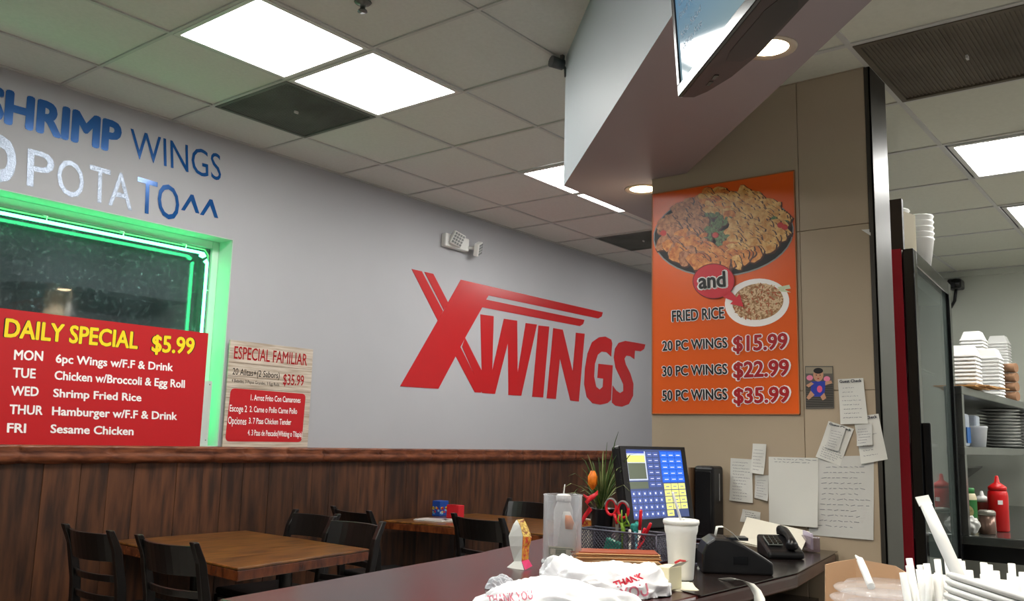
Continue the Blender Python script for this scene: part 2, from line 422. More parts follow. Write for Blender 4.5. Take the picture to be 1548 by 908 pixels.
for i in range(0, nx+1):
    X = GX0+i*TT
    if not -3 < X < 8.9: continue
    for p in dining_pieces([(X-g, -7.0), (X+g, -7.0), (X+g, 0), (X-g, 0)]): mb.prism(p, HC-.003, HC+.006)
for k in range(1, 12):
    Y = rowsY[k]
    for p in dining_pieces([(-3, Y-g), (9, Y-g), (9, Y+g), (-3, Y+g)]): mb.prism(p, HC-.0025, HC+.0065)
mb.box((-3, -.02, HC-.003), (9, 0, HC+.006))
mb.build('grid_bar', M_tbar, cl)

# ---- ceiling panels (lamps) and vents
M_panel = emis('panel_glow', (255, 254, 250), PANEL)
M_trimw = mat('panel_trim', (205, 205, 200), .4)
def panel(cx, cy, z, sx, sy, label, group=None):
    t = thing('ceiling_light', (cx, cy, z), label, 'ceiling light', group)
    f = .022; mb = MB()
    for a, b in (((-sx, -sy), (sx, -sy+f)), ((-sx, sy-f), (sx, sy)), ((-sx, -sy+f), (-sx+f, sy-f)), ((sx-f, -sy+f), (sx, sy-f))):
        mb.box((cx+a[0], cy+a[1], z-.006), (cx+b[0], cy+b[1], z+.01))
    mb.build('frame', M_trimw, t)
    MB().box((cx-sx+f, cy-sy+f, z-.001), (cx+sx-f, cy+sy-f, z+.006)).build('diffuser', M_panel, t)
    return t
names = {(8, 2): 'square glowing ceiling panel nearest the top left, larger of the front pair',
         (9, 2): 'square glowing ceiling panel just right of the nearest one, beside the grey vent',
         (12, 2): 'glowing ceiling panel partly hidden by the corner of the white soffit',
         (13, 2): 'far glowing ceiling panel seen as a thin strip under the soffit corner'}
for (i, j) in lightcells:
    X0 = GX0+i*TT; Y1 = rowsY[j]; Y0 = rowsY[j+1]
    lb = names.get((i, j)) or 'square glowing ceiling panel in the dining ceiling outside the view'
    panel(X0+TT/2, (Y0+Y1)/2, HC, TT/2-g, TT/2-g, lb, None if (i, j) in names else 'ceiling panels outside the view')
def vent(cx, cy, z, sx, sy, m, label):
    t = thing('ceiling_vent', (cx, cy, z), label, 'ceiling vent')
    mb = MB(); f = .02
    for a, b in (((-sx, -sy), (sx, -sy+f)), ((-sx, sy-f), (sx, sy)), ((-sx, -sy+f), (-sx+f, sy-f)), ((sx-f, -sy+f), (sx, sy-f))):
        mb.box((cx+a[0], cy+a[1], z-.006), (cx+b[0], cy+b[1], z+.01))
    mb.build('frame', m, t)
    MB().box((cx-sx+f, cy-sy+f, z+.004), (cx+sx-f, cy+sy-f, z+.012)).build('backing', m, t)
    mb = MB(); n = 40
    for k in range(n):
        yy = cy-sy+f+(k+.5)*(2*sy-2*f)/n; mb.box((cx-sx+f, yy-.003, z), (cx+sx-f, yy+.003, z+.005))
    o = mb.build('grille', m, t); o['kind'] = 'stuff'
    MB().box((cx-.012, cy-.004, z-.012), (cx+.012, cy+.004, z)).build('knob', M_trimw, t)
    return t
for (i, j), lb in (((9, 1), 'dark grey square ceiling vent next to the two bright panels'), ((15, 1), 'far dark ceiling vent seen beside the pillar edge')):
    X0 = GX0+i*TT; vent(X0+TT/2, (rowsY[j]+rowsY[j+1])/2, HC, TT/2-g, TT/2-g, M_vent, lb)

# ---- diagonal soffit
poly = [(3.10, -2.258), (4.3, -2.258), (4.3, -2.525), (3.395, -2.525), (3.395, -2.62), (PXF, -2.62), (PXF, SR*-1+PXF), (SR-7.0, -7.0), (SL-7.0, -7.0)]
poly = [(p[0], p[1]) for p in poly]
mb = MB(); n0 = 0
mb.prism(poly, HS, HC+.04, 0)
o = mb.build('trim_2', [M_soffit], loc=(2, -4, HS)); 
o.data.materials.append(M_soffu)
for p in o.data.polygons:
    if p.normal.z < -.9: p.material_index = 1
tag(o, 'boxed white soffit running diagonally below the ceiling', kind='structure')

# ---- kitchen ceiling
ck = thing('ceiling_kitchen', (0, 0, HK), 'lower kitchen ceiling of square tiles', kind='structure')
KX0 = 3.007-.645*6; KT = .645; KY = -3.525; 
MB().prism([(3.387, -2.63), (7.57, -2.63), (7.57, -7.0), (SR-7.0, -7.0), (PXF, PXF-SR), (PXF, -2.64)], HK+.03, HK+.06).build('deck', M_black, ck)
klights = {(8, -1): 'bright kitchen ceiling panel at the right edge, the nearer of two', (10, -1): 'second bright kitchen ceiling panel farther back at the right edge', (5, -4): None, (8, -4): None, (10, -4): None, (12, -4): None, (7, -5): None, (11, -5): None}  # entries without a label are unseen panels added to brighten the kitchen
M_ktile = mat('kitchen_tile', (205, 206, 192), .8, var=.04, scale=50, bump=.05, perobj=.02)
def kclip(cell):
    p = clip(clip(clip(clip(cell, -1, 1, -SR), 1, 0, 7.57), 0, 1, -2.63), 0, -1, 7.0); return p
gg = .01
for i in range(0, 18):
    for j in range(-6, 2):
        X0 = KX0+i*KT; Y0 = KY+j*.62; cell = [(X0+gg, Y0+gg), (X0+KT-gg, Y0+gg), (X0+KT-gg, Y0+.62-gg), (X0+gg, Y0+.62-gg)]
        if (i, j) in klights:
            panel(X0+KT/2, Y0+.31, HK, KT/2-.025, .285, klights[(i, j)] or 'added kitchen ceiling panel outside the view, for more light', None if klights[(i, j)] else 'added kitchen panels outside the view'); continue
        if (i, j) == (6, -1):
            vent(X0+KT/2, Y0+.31, HK, KT/2-gg, .30, M_ventk, 'large dark brown return air grille above the steel pillar corner'); continue
        p = kclip(cell)
        if area(p) < .002: continue
        MB().prism(p, HK+.003, HK+.015).build('ceiling_tile', M_ktile, ck, loc=(X0, Y0, HK))
mb = MB()
for i in range(0, 18):
    X = KX0+i*KT; p = kclip([(X-gg, -7), (X+gg, -7), (X+gg, -2.6), (X-gg, -2.6)])
    if area(p) > 0: mb.prism(p, HK-.002, HK+.005)
for j in range(-6, 3):
    Y = KY+j*.62; p = kclip([(-3, Y-gg), (8, Y-gg), (8, Y+gg), (-3, Y+gg)])
    if area(p) > 0: mb.prism(p, HK-.0015, HK+.0055)
mb.build('grid_bar', M_tbar, ck)
o = MB().box((7.53, -7, HK-.045), (7.57, -2.63, HK-.003)).build('trim_3', M_kwall); tag(o, 'wall angle at the kitchen ceiling', kind='structure')

# ---- pillar: tiled panels, steel corner
pl = thing('wall_pillar', (PXF, -3.07, 0), 'glossy beige panelled pillar with steel corner', kind='structure')
PB = PXF+.19
MB().box((PXF+.006, PYR+.004, 0), (PB, PYL, HC)).build('core', M_pillar, pl)
ys = [PYL, -3.256, PYR+.018]; zs = [0, E-.40, E+.20, E+.795, HK]
ys2 = [PYL, -3.256, PYR+.018]
for a in range(2):
    for b in range(4):
        if b == 0 or True:
            MB().box((PXF, ys[a+1]+.0012, zs[b]+.0012), (PXF+.008, ys[a]-.0012, zs[b+1]-.0012)).build('wall_tile', M_pillar, pl, loc=(PXF, (ys[a]+ys[a+1])/2, (zs[b]+zs[b+1])/2), bevel=.0008, seg=1)
MB().box((PXF, PYL, HK), (PXF+.008, PYR, HC-.0)).build('upper_panel', M_pillar, pl)
mb = MB(); mb.box((PXF-.003, PYR-.003, 0), (PXF+.003, PYR+.018, HK)); mb.box((PXF-.003, PYR-.003, 0), (PB, PYR+.004, HK)); mb.build('corner_guard', mat('corner_guard_steel', (62, 59, 53), .4, metal=.3, var=.1, scale=5, bump=.04), pl, bevel=.001)
# loose flap on the tile
MB().plate([PX(1302, 347, PXF-.002), PX(1316, 346, PXF-.002), PX(1316, 356, PXF-.004)], (-1, 0, 0), .001).build('tape_scrap', M_white, pl)

# ---- can lights in the soffit underside
M_can = emis('warm_lamp_glow', (255, 226, 178), CAN)
M_canr = mat('can_reflector', (196, 180, 160), .3)
for (cx, cy), lb in (((3.33, -2.52), 'round warm recessed lamp in the soffit beside the orange menu board'), ((2.284, -3.528), 'round warm recessed lamp in the soffit behind the television'), ((1.24, -4.54), 'warm recessed lamp in the soffit over the side counter, outside the view'), ((.20, -5.55), 'warm recessed lamp at the near end of the soffit, outside the view')):
    t = thing('recessed_lamp', (cx, cy, HS), lb, 'recessed lamp')
    MB().lathe([(.056, -.002), (.076, -.004), (.078, 0), (.056, 0)], 32, 0, (cx, cy, HS), close=False).build('trim_ring', M_canr, t)
    MB().lathe([(.0, -.006), (.03, -.005), (.05, -.001), (.055, .0)], 32, 0, (cx, cy, HS)).build('bulb_face', M_can, t)
    ld = bpy.data.lights.new('can_light', 'SPOT'); ld.energy = CANW; ld.color = (1, .90, .76); ld.spot_size = R(110); ld.spot_blend = .8; ld.shadow_soft_size = .05
    lo = bpy.data.objects.new('can_light', ld); COL.objects.link(lo); lo.parent = t; lo.location = (0, 0, -.012)

# ================================================================== WALL SIGNS AND LETTERING
NW = V(0, -1, 0)
def zy(s, ox, oy, Y):                      # zoomed-pixel helper -> point on plane Y
    return lambda x, y: PY(ox+x/s, oy+y/s, Y)
# lettering above the window
q = zy(2.5225, 0, 0, -.001)
t = thing('wall_lettering', q(190, 500), 'bold blue SHRIMP lettering on the grey wall above the window', 'lettering', 'lettering')
decal_text(t, 'SHRIMP', q(-72, 441), q(460, 584), q(-62, 312), NW, M_blue, off=.05, lift=.0015)
t = thing('wall_lettering', q(670, 620), 'thin blue WINGS lettering on the grey wall, right of bold word', 'lettering')
decal_text(t, 'WINGS', q(499, 598), q(843, 690), q(497, 482), NW, M_blue, off=.0, lift=.0015)
t = thing('wall_lettering', q(20, 680), 'thick letter D, painted pale for glare, cut by the left picture edge', 'lettering')
decal_text(t, 'D', q(-45, 668), q(66, 697), q(-38, 506), NW, M_glare, off=.08, lift=.0015)
t = thing('wall_lettering', q(400, 740), 'thin blue POTATO lettering, first letters painted pale for glare, with two carets, under the word WINGS', 'lettering')
for k, (a, b, mt, ch) in enumerate((((101, 706), (204, 729), M_glare, 'P'), ((218, 736), (320, 762), M_glare, 'O'), ((338, 762), (418, 783), M_glare, 'T'), ((412, 780), (503, 803), M_glare, 'A'), ((520, 803), (597, 823), M_blue, 'T'), ((601, 822), (683, 845), M_blue, 'O'))):
    up = (12, -150+k*3) if ch != 'O' else (0, -148+k*2)
    decal_text(t, ch, q(*a), q(*b), q(a[0]+up[0]*.4, a[1]+up[1]), NW, mt, off=.006, lift=.0015, name='letter')
for dx, dy in ((0, 0), (72, 18)):
    pts = [(690, 800), (727, 741), (738, 743), (760, 814), (746, 811), (729, 765), (704, 803)]
    MB().plate([q(a+dx, b+dy)+NW*.001 for a, b in pts], NW, .001).build('caret', M_blue, t)

# red logo
q = zy(2.595, 580, 330, -.003)
t = thing('wall_logo', q(500, 480), 'large red slanted lettering logo on the grey wall beside the pillar', 'logo')
LG = {'X_stroke': [[(110,198),(150,207),(233,364),(213,401)], [(160,209),(195,217),(253,329),(236,359)],
        [(303,240),(412,302),(402,318),(388,347),(320,468),(283,540),(215,668),(65,658),(213,400),(236,362),(253,329)],
        [(283,540),(302,505),(385,672),(382,683),(358,682)]],
      'bar': [[(303,240),(860,368),(856,384),(842,392),(412,302)], [(402,318),(788,398),(783,414),(770,422),(386,348)]],
      'W': [[(380,376),(432,383),(426,598),(472,393),(524,401),(526,608),(558,410),(602,416),(540,695),(490,692),(488,487),(437,688),(387,684),(308,503),(320,468),(385,597)]],
      'I': [[(608,420),(650,424),(626,702),(583,699)]],
      'N': [[(666,430),(703,436),(742,600),(755,448),(789,452),(766,718),(733,714),(692,548),(676,708),(640,705)]],
      'G': [[(897,490),(893,475),(870,463),(845,466),(818,485),(800,530),(790,590),(787,650),(797,700),(820,725),(850,730),(878,724),(892,712),(899,576),(843,570),(839,625),(862,628),(860,660),(848,671),(834,660),(826,620),(829,570),(840,535),(855,522),(875,524),(893,542)]],
      'S': [[(1027,494),(1022,512),(1008,521),(986,518),(984,552),(968,540),(952,538),(945,550),(950,572),(968,608),(980,648),(979,695),(962,728),(935,738),(910,734),(896,722),(899,655),(913,675),(928,685),(941,676),(941,650),(928,622),(910,585),(903,545),(908,510),(922,488),(948,480),(985,486)]]}
for k, polys in LG.items():
    mb = MB()
    for p in polys: mb.plate([q(*a) for a in p], NW, .0025)
    mb.build('letter' if len(k) == 1 else k.lower(), M_red, t)

# daily special sign
YS = -.022
q = zy(3.784, 0, 440, YS-.004)
x1 = 2.842; x0 = x1-1.22; z0 = RAILT+.001; z1 = z0+.625
t = thing('menu_sign', ((x0+x1)/2, YS, z0), 'red DAILY SPECIAL board with yellow heading leaning in the window recess', 'sign')
MB().box((x0, YS-.004, z0), (x1, YS+.004, z1)).build('board', M_signred, t)
for sx, A, B, T in (('DAILY SPECIAL', (22, 258), (787, 328), (33, 150)), ('$5.99', (865, 343), (1110, 358), (872, 245))):
    decal_text(t, sx, q(*A), q(*B), q(*T), NW, M_yellow, off=.032, outline=M_pblack, ooff=.02)
for sx, A, B, T in (('MON', (78,390),(245,397),(82,332)), ('TUE',(71,491),(203,497),(74,434)), ('WED',(61,594),(220,599),(64,539)), ('THUR',(52,700),(243,706),(56,645)), ('FRI',(38,806),(148,809),(41,751)),
        ('6pc Wings w/F.F & Drink',(317,407),(988,456),(320,357)), ('Chicken w/Broccoli & Egg Roll',(310,503),(1056,552),(313,452)), ('Shrimp Fried Rice',(303,603),(808,629),(305,555)), ('Hamburger w/F.F & Drink',(296,707),(1012,735),(298,657)), ('Sesame Chicken',(287,809),(763,822),(290,759))):
    decal_text(t, sx, q(*A), q(*B), q(*T), NW, M_pwhite, off=.028)

# family special sign
q = zy(4.78, 330, 500, YS-.004)
M_wwood = mat('white_plank_print', (206, 194, 178), .5, rgb2=(168, 152, 134), scale=3, stretch=(1.5, 1, 22), detail=5)
pa, pb, pc, pd = q(85, 75), q(678, 138), q(632, 838), q(15, 838)
t = thing('menu_sign', (3.29, YS, RAILT), 'small ESPECIAL FAMILIAR sign printed like white planks, right of the window', 'sign')
xa, xb, za, zb = 2.985, 3.585, RAILT+.001, E+.52
MB().box((xa, YS-.004, za), (xb, YS+.003, zb)).build('board', M_wwood, t)
mb = MB()
for k in range(1, 9):
    zz = za+(zb-za)*k/9+rnd.uniform(-.008, .008); mb.box((xa+.002, YS-.0046, zz-.0012), (xb-.002, YS-.004, zz+.0012))
mb.build('plank_line', mat('plank_line_print', (120, 104, 90), .6), t)
pan = [q(90, 412), q(632, 455), q(602, 803), q(48, 797)]
def roundquad(p, r=.16, n=5):
    out = []
    for i in range(4):
        a, b, c = p[i-1], p[i], p[(i+1) % 4]; u = (a-b); v = (c-b); s_ = min(u.length, v.length)*r; u = u.normalized()*s_; v = v.normalized()*s_
        for k in range(n+1):
            tt = k/n; out.append(b+u*(1-tt)**2+v*tt**2)
    return out
MB().plate([p+NW*.0008 for p in roundquad(pan, .1)], NW, .0006).build('red_panel', M_signred, t)
for sx, A, B, T, mt, of in (('ESPECIAL FAMILIAR', (110,198),(638,250),(117,104), M_darkred, .01), ('20 Alitas+(2 Sabors)',(100,313),(440,343),(105,264), M_pblack, .0), ('4 Bebidas, 3 Papas Grandes, 3 Egg Rolls',(95,368),(438,398),(96,344), M_pblack, 0), ('$35.99',(465,386),(615,396),(470,306), M_darkred, .01),
        ('Escoge 2',(80,580),(205,586),(82,530), M_pwhite, .01), ('Opciones',(68,670),(200,678),(71,614), M_pwhite, .01), ('1. Arroz Frito Con Camarones',(232,500),(592,519),(234,456), M_pwhite, .015), ('2. Carne o Pollo Carne Pollo',(224,584),(567,599),(226,540), M_pwhite, .015), ('3. 7 Pzas Chicken Tender',(218,668),(525,678),(220,624), M_pwhite, .015), ('4. 3 Pzas de Pescado(Whiting o Tilapia)',(210,753),(605,766),(212,710), M_pwhite, .015)):
    decal_text(t, sx, q(*A), q(*B), q(*T), NW, mt, off=of, lift=.0022)

# neon border tubes in the window
M_neon = emis('green_neon_glow', (70, 255, 150), NEON)
t = thing('neon_sign', (1.8, .085, E+1.0), 'glowing green neon tube border inside the window recess', 'neon light')
nz_, nxr = E+1.008, 2.862
MB().tube([(WX0+.1, .075, nz_), (2.80, .075, nz_), (2.835, .075, nz_-.002), (2.848, .08, nz_-.012), (2.84, .088, nz_-.018), (2.82, .09, nz_-.012)], .0085, 10).build('top_tube', M_neon, t)
MB().tube([(2.852, .088, nz_-.05), (2.862, .08, nz_-.035), (nxr, .075, nz_-.05), (nxr, .075, E-.0), (nxr-.01, .075, E-.04)], .0085, 10).build('side_tube', M_neon, t)
MB().tube([(WX0+.1, .105, nz_+.03), (2.86, .105, nz_+.03), (2.885, .105, nz_+.0), (2.885, .105, E+.05)], .006, 8).build('reflection_tube', mat('neon_reflection_green', (120, 170, 130), .3), t)  # thin green tube modelled in place of the neon's reflection
for X in (1.0, 1.5, 1.95, 2.35, 2.72):
    MB().tube([(X, .075, nz_+.001), (X+.004, .075, nz_+.03), (X, .105, nz_+.036), (X, .14, nz_+.036)], .0035, 6).build('tube_clip', M_white, t)
for Z in (.80, .55, .25):
    MB().tube([(nxr, .075, E+Z), (nxr+.03, .09, E+Z), (nxr+.05, .13, E+Z)], .0035, 6).build('tube_clip', M_white, t)
t = thing('mounting_plate', (2.90, .03, E-.06), 'small pale plastic plate at the lower right window corner beside the red board', 'plate')
MB().box((2.842, .028, WZ0+.005), (2.925, .034, E+.28)).build('plate', M_frame, t, bevel=.001)
for z in (E-.05, E+.26): MB().lathe([(.004, 0), (.003, .002)], 10, 0, (2.91, .028, z), axis=(0, -1, 0)).build('screw', M_steel, t)

# emergency light
t = thing('emergency_light', (4.86, 0, E+1.44), 'white twin head emergency light high on the grey wall above the logo', 'emergency light')
MB().box((4.735, -.05, E+1.395), (5.0, 0, E+1.495)).build('housing', M_white, t, bevel=.01)
M_lens = mat('lamp_lens', (220, 222, 220), .15)
for cx, cz, rot in ((4.82, E+1.455, .35), (5.06, E+1.425, -.4)):
    c = V(cx, -.085, cz); n = V(-.35 if cx < 4.9 else .45, -.85, -.2).normalized(); u = n.cross(V(0, 0, 1)).normalized(); v = u.cross(n)
    u, v = u*math.cos(rot)+v*math.sin(rot), v*math.cos(rot)-u*math.sin(rot)
    h = MB().obox(c, u*.05, v*.05, n*.02).build('lamp_head', M_white, t, bevel=.008)
    mb = MB()
    for i in range(4):
        for j in range(4): mb.obox(c+u*(.022*(i-1.5))+v*(.022*(j-1.5))+n*.022, u*.008, v*.008, n*.002)
    mb.build('lens', mat('lens_grey', (140, 142, 142), .2), h, bevel=0)
    MB().tube([c-n*.02, V(cx-.01 if cx < 4.9 else cx-.07, -.045, cz)], .012, 10).build('swivel', M_white, t)

# ceiling bits
t = thing('sprinkler', (2.21, -1.90, HC), 'small metal fire sprinkler on the ceiling at the top edge', 'sprinkler')
MB().lathe([(.035, 0), (.03, -.006), (.012, -.01), (.01, -.03), (.018, -.034), (.02, -.04), (0, -.041)], 16, 0, (2.21, -1.90, HC)).build('body', M_steeld, t)
t = thing('spotlight', (3.10, -2.23, E+1.62), 'small dark spotlight clamped at the top corner of the white soffit', 'spotlight')
MB().tube([(3.02, -2.235, E+1.655), (3.075, -2.26, E+1.65)], [.026, .024], 14).build('lamp_can', mat('dark_grey_metal', (70, 74, 76), .4), t)
MB().tube([(3.075, -2.26, E+1.65), (3.093, -2.262, E+1.635), (3.094, -2.264, E+1.60)], .007, 8).build('bracket', mat('dark_grey_metal', (70, 74, 76), .4), t)
MB().box((3.06, -2.27, E+1.67), (3.075, -2.255, E+1.692)).build('clamp', M_steeld, t)

# ================================================================== TELEVISION
zt = E+.66; P0 = PZ(1028, 147, zt)
ts = R(4); dl = V(-1, -1, 0).normalized(); nn0 = V(-1, 1, 0).normalized(); nt_ = (nn0*math.cos(ts)-V(0, 0, 1)*math.sin(ts)); ut = (V(0, 0, 1)*math.cos(ts)+nn0*math.sin(ts))
t = thing('television', P0+dl*.33-nt_*.02, 'black flat television hung below the soffit showing a blue menu screen', 'television')
LT, HT = .70, .42
def TV(s_, d_, h_): return P0+dl*s_-nt_*d_+ut*h_
mb = MB(); pf = [(0, .004), (0, .028), (.03, .045), (.10, .066), (.20, .078), (.50, .078), (.60, .066), (.67, .045), (LT, .028), (LT, .004)]
n = len(pf); vs = [TV(s_, d_, 0) for s_, d_ in pf]+[TV(s_, d_, HT) for s_, d_ in pf]
mb.add(vs, [tuple(range(n)), tuple(range(2*n-1, n-1, -1))]+[(i, (i+1) % n, n+(i+1) % n, n+i) for i in range(n)])
o = mb.build('housing', mat('tv_housing', (46, 36, 36), .35), t)
bm = bmesh.new(); bm.from_mesh(o.data); bmesh.ops.recalc_face_normals(bm, faces=bm.faces); bm.to_mesh(o.data); bm.free()
def tvbox(s0, s1, d0, d1, h0, h1, mb): mb.obox(TV((s0+s1)/2, (d0+d1)/2, (h0+h1)/2), dl*(s1-s0)/2, nt_*(d1-d0)/2, ut*(h1-h0)/2); return mb
mb = MB(); bz = .014
tvbox(0, LT, -.004, .004, 0, .022, mb); tvbox(0, LT, -.004, .004, HT-bz, HT, mb); tvbox(0, bz, -.004, .004, .022, HT-bz, mb); tvbox(LT-bz, LT, -.004, .004, .022, HT-bz, mb)
mb.build('bezel', M_blackg, t, bevel=.0015)
# lit LCD screen: blue gradient of its own light
ms = bpy.data.materials.new('menu_screen'); ms.use_nodes = True; nt = ms.node_tree; b = nt.nodes['Principled BSDF']
tc = nt.nodes.new('ShaderNodeTexCoord'); sp = nt.nodes.new('ShaderNodeSeparateXYZ'); nt.links.new(tc.outputs['Generated'], sp.inputs[0])
cr = nt.nodes.new('ShaderNodeValToRGB'); cr.color_ramp.elements[0].color = lin((150, 178, 186))+(1,); cr.color_ramp.elements[1].color = lin((74, 140, 190))+(1,); cr.color_ramp.elements[1].position = .7
nt.links.new(sp.outputs[2], cr.inputs[0]); b.inputs['Base Color'].default_value = (.01, .01, .01, 1); b.inputs['Roughness'].default_value = .06; b.inputs['Specular IOR Level'].default_value = .10
nt.links.new(cr.outputs[0], b.inputs['Emission Color']); b.inputs['Emission Strength'].default_value = .30
o = tvbox(bz, LT-bz, 0, .003, .022, HT-bz, MB()).build('screen', ms, t)
M_scr_ink = mat('screen_text', (40, 70, 96), .5)
for k, sx in enumerate(('French Fries', 'Onion Rings', 'Fried Okra', 'Cheese Sticks', 'Fried Mushrooms 10pc', 'Side Salad', 'White Rice')):
    hh = .245-.026*k if k < 5 else .245-.026*k-.012; L_ = .0115*len(sx)
    decal_text(t, sx, TV(.035, 0, hh), TV(.035+L_, 0, hh), TV(.035, 0, hh+.014), nt_, M_scr_ink, lift=.001, name='screen_text')
decal_text(t, '12.99', TV(.30, 0, .20), TV(.36, 0, .20), TV(.30, 0, .218), nt_, M_scr_ink, lift=.001, name='screen_text')
o = MB().prism([(.0, 0)]*3, 0, 0) if False else None
mb = MB(); pts = [TV(s_, d_, -.0006) for s_, d_ in ((.17, .03), (.21, .022), (.36, .022), (.40, .03), (.40, .058), (.37, .072), (.20, .072), (.17, .058))]
mb.plate(pts, -ut, .0006); mb.build('speaker_recess', M_black, t)
for s_ in (.07, .10): MB().obox(TV(s_, .035, -.0004), dl*.010, nt_*.004, ut*.0006).build('label_mark', M_blackg, t)
MB().tube([TV(.45, .078, .30), TV(.45, .14, .34), (TV(.45, .14, .34).x, TV(.45, .14, .34).y, HC)], .02, 10).build('mount_arm', M_black, t)

# ================================================================== ORANGE MENU BOARD ON THE PILLAR
XB = PXF-.0005
NX = V(-1, 0, 0)
qb = lambda x, y: PX(960+x/2.271, 240+y/2.27, XB-.006)
t = thing('menu_board', (XB, -2.94, E+.57), 'tall orange menu board with wings platter and prices on the pillar', 'menu board')
yb0, yb1, zb0, zb1 = PYL-.004, -3.243, E+.113, E+1.035
MB().box((XB-.005, yb0, zb0), (XB, yb1, zb1)).build('board', M_orange, t)
mb = MB(); e_ = .004
mb.box((XB-.0065, yb0, zb0), (XB-.0004, yb0-e_, zb1)); mb.box((XB-.0065, yb1, zb0), (XB-.0004, yb1+e_, zb1)); mb.box((XB-.0065, yb0, zb0), (XB-.0004, yb1, zb0+e_)); mb.box((XB-.0065, yb0, zb1-e_), (XB-.0004, yb1, zb1))
mb.build('edge_trim', mat('board_edge', (176, 108, 60), .4), t)
def ell(cx, cy, rx, ry, rot, n=40):
    out = []
    for k in range(n):
        a = 2*math.pi*k/n; x, y = rx*math.cos(a), ry*math.sin(a); out.append(qb(cx+x*math.cos(rot)-y*math.sin(rot), cy+x*math.sin(rot)+y*math.cos(rot)))
    return out
def flat(pts, lift, name, m): return MB().plate([p+NX*lift for p in pts], NX, .0002).build(name, m, t)
flat(ell(304, 258, 242, 146, -.09), .0005, 'plate_rim', mat('print_grey', (150, 146, 140), .3))
flat(ell(304, 257, 238, 142, -.09), .0009, 'plate', M_pblack)
foodm = [mat('print_wing_brown', (150, 82, 44), .3, rgb2=(206, 142, 92), scale=70, detail=3), mat('print_wing_orange', (190, 96, 34), .3, rgb2=(232, 158, 78), scale=60, detail=3),
         mat('print_wing_gold', (206, 140, 62), .3, rgb2=(240, 198, 124), scale=55, detail=3), mat('print_wing_deep', (112, 54, 30), .3, rgb2=(168, 96, 56), scale=80), mat('print_herb', (52, 82, 40), .3, rgb2=(112, 140, 84), scale=120),
         mat('print_tomato', (200, 40, 30), .3), mat('print_shadow', (74, 34, 18), .3)]
mb = MB(); rf = random.Random(11); lf = .0012
items = []
for k in range(430):
    a = rf.uniform(0, 2*math.pi); rr = math.sqrt(rf.uniform(0, 1))
    x = 304+215*rr*math.cos(a); y = 240+ (128 if math.sin(a) > 0 else 122)*rr*math.sin(a)-.09*215*rr*math.cos(a)
    items.append((y, x))
items.sort()
for y, x in items:
    if x < 235: mi = 0 if y < 260 else rf.choice([1, 0, 1])
    elif x < 330: mi = rf.choice([2, 2, 1]) if y < 200 else (1 if y > 300 else 4)
    else: mi = 2 if y < 320 else rf.choice([1, 2])
    if 236 < x < 322 and 190 < y < 300: mi = 4
    if x < 130 and 230 < y < 280 and rf.random() < .6: mi = 4
    if x > 450 and 190 < y < 240 and rf.random() < .5: mi = 4
    rx = rf.uniform(18, 32) if mi != 4 else rf.uniform(8, 16); ry = rx*rf.uniform(.5, .85); rot = rf.uniform(-1.2, 1.2); ph = [rf.uniform(0, 6.28) for _ in range(3)]
    for sc, m2, dx in ((1.12, 6, 2.5), (1.0, mi, 0)):
        pts = []
        for q_ in range(14):
            aa = 2*math.pi*q_/14; wv = 1+.10*math.sin(3*aa+ph[0])+.07*math.sin(5*aa+ph[1]); X_, Y_ = rx*sc*wv*math.cos(aa), ry*sc*wv*math.sin(aa)
            pts.append(qb(x+dx+X_*math.cos(rot)-Y_*math.sin(rot), y+dx+X_*math.sin(rot)+Y_*math.cos(rot))+NX*lf)
        b0 = len(mb.v); mb.v += pts; mb.face([b0+i for i in range(14)], m2); lf += .000002
for x, y in ((277, 262), (98, 255), (515, 235), (500, 228)):
    b0 = len(mb.v); mb.v += [p+NX*lf for p in ell(x, y, 11, 10, 0, 12)]; mb.face(list(range(b0, b0+12)), 5); lf += .00001
mb.build('wings_picture', foodm, t)
flat(ell(419, 493, 111, 82, -.12), .0005, 'rice_plate', M_pwhite)
flat(ell(422, 490, 88, 62, -.12), .0010, 'rice_base', mat('print_rice_shadow', (148, 108, 70), .3, rgb2=(196, 160, 120), scale=90))
mb = MB(); lf = .0014
for k in range(420):
    a = rf.uniform(0, 6.28); rr = math.sqrt(rf.random()); x = 422+84*rr*math.cos(a); y = 490+60*rr*math.sin(a)-.12*84*rr*math.cos(a); rot = rf.uniform(0, 3.1); mi = rf.choice([0, 0, 0, 1, 2])
    pts = []
    for q_ in range(6):
        aa = 2*math.pi*q_/6; X_, Y_ = 6*math.cos(aa), 2.6*math.sin(aa); pts.append(qb(x+X_*math.cos(rot)-Y_*math.sin(rot), y+X_*math.sin(rot)+Y_*math.cos(rot))+NX*lf)
    b0 = len(mb.v); mb.v += pts; mb.face(list(range(b0, b0+6)), mi)
    lf += .000001
mb.build('rice_picture', [mat('print_rice', (216, 186, 146), .4), mat('print_rice_brown', (150, 100, 60), .4), mat('print_rice_red', (176, 92, 58), .4)], t)
flat([qb(*p) for p in ((490, 440), (530, 432), (535, 445), (512, 448), (536, 458), (500, 455))], .0016, 'scallion', mat('print_scallion', (206, 214, 180), .4))
bub = [(343+0, 400)]
bp_ = [qb(272+70*math.cos(a), 420+58*math.sin(a)) for a in [2*math.pi*k/36 for k in range(36)]]
flat([qb(272+73*math.cos(a), 420+61*math.sin(a)) for a in [2*math.pi*k/36 for k in range(36)]], .0040, 'bubble_rim', mat('print_brownred', (120, 30, 30), .4))
flat(bp_, .0045, 'bubble', mat('print_crimson', (206, 36, 52), .35))
flat([qb(*p) for p in ((300, 470), (328, 452), (350, 476), (360, 462), (374, 508), (328, 498), (338, 488), (312, 478))], .0045, 'arrow', mat('print_crimson', (206, 36, 52), .35))
decal_text(t, 'and', qb(222, 446), qb(315, 438), qb(220, 392), NX, M_pblack, off=.03, lift=.009, outline=M_pwhite, ooff=.07)
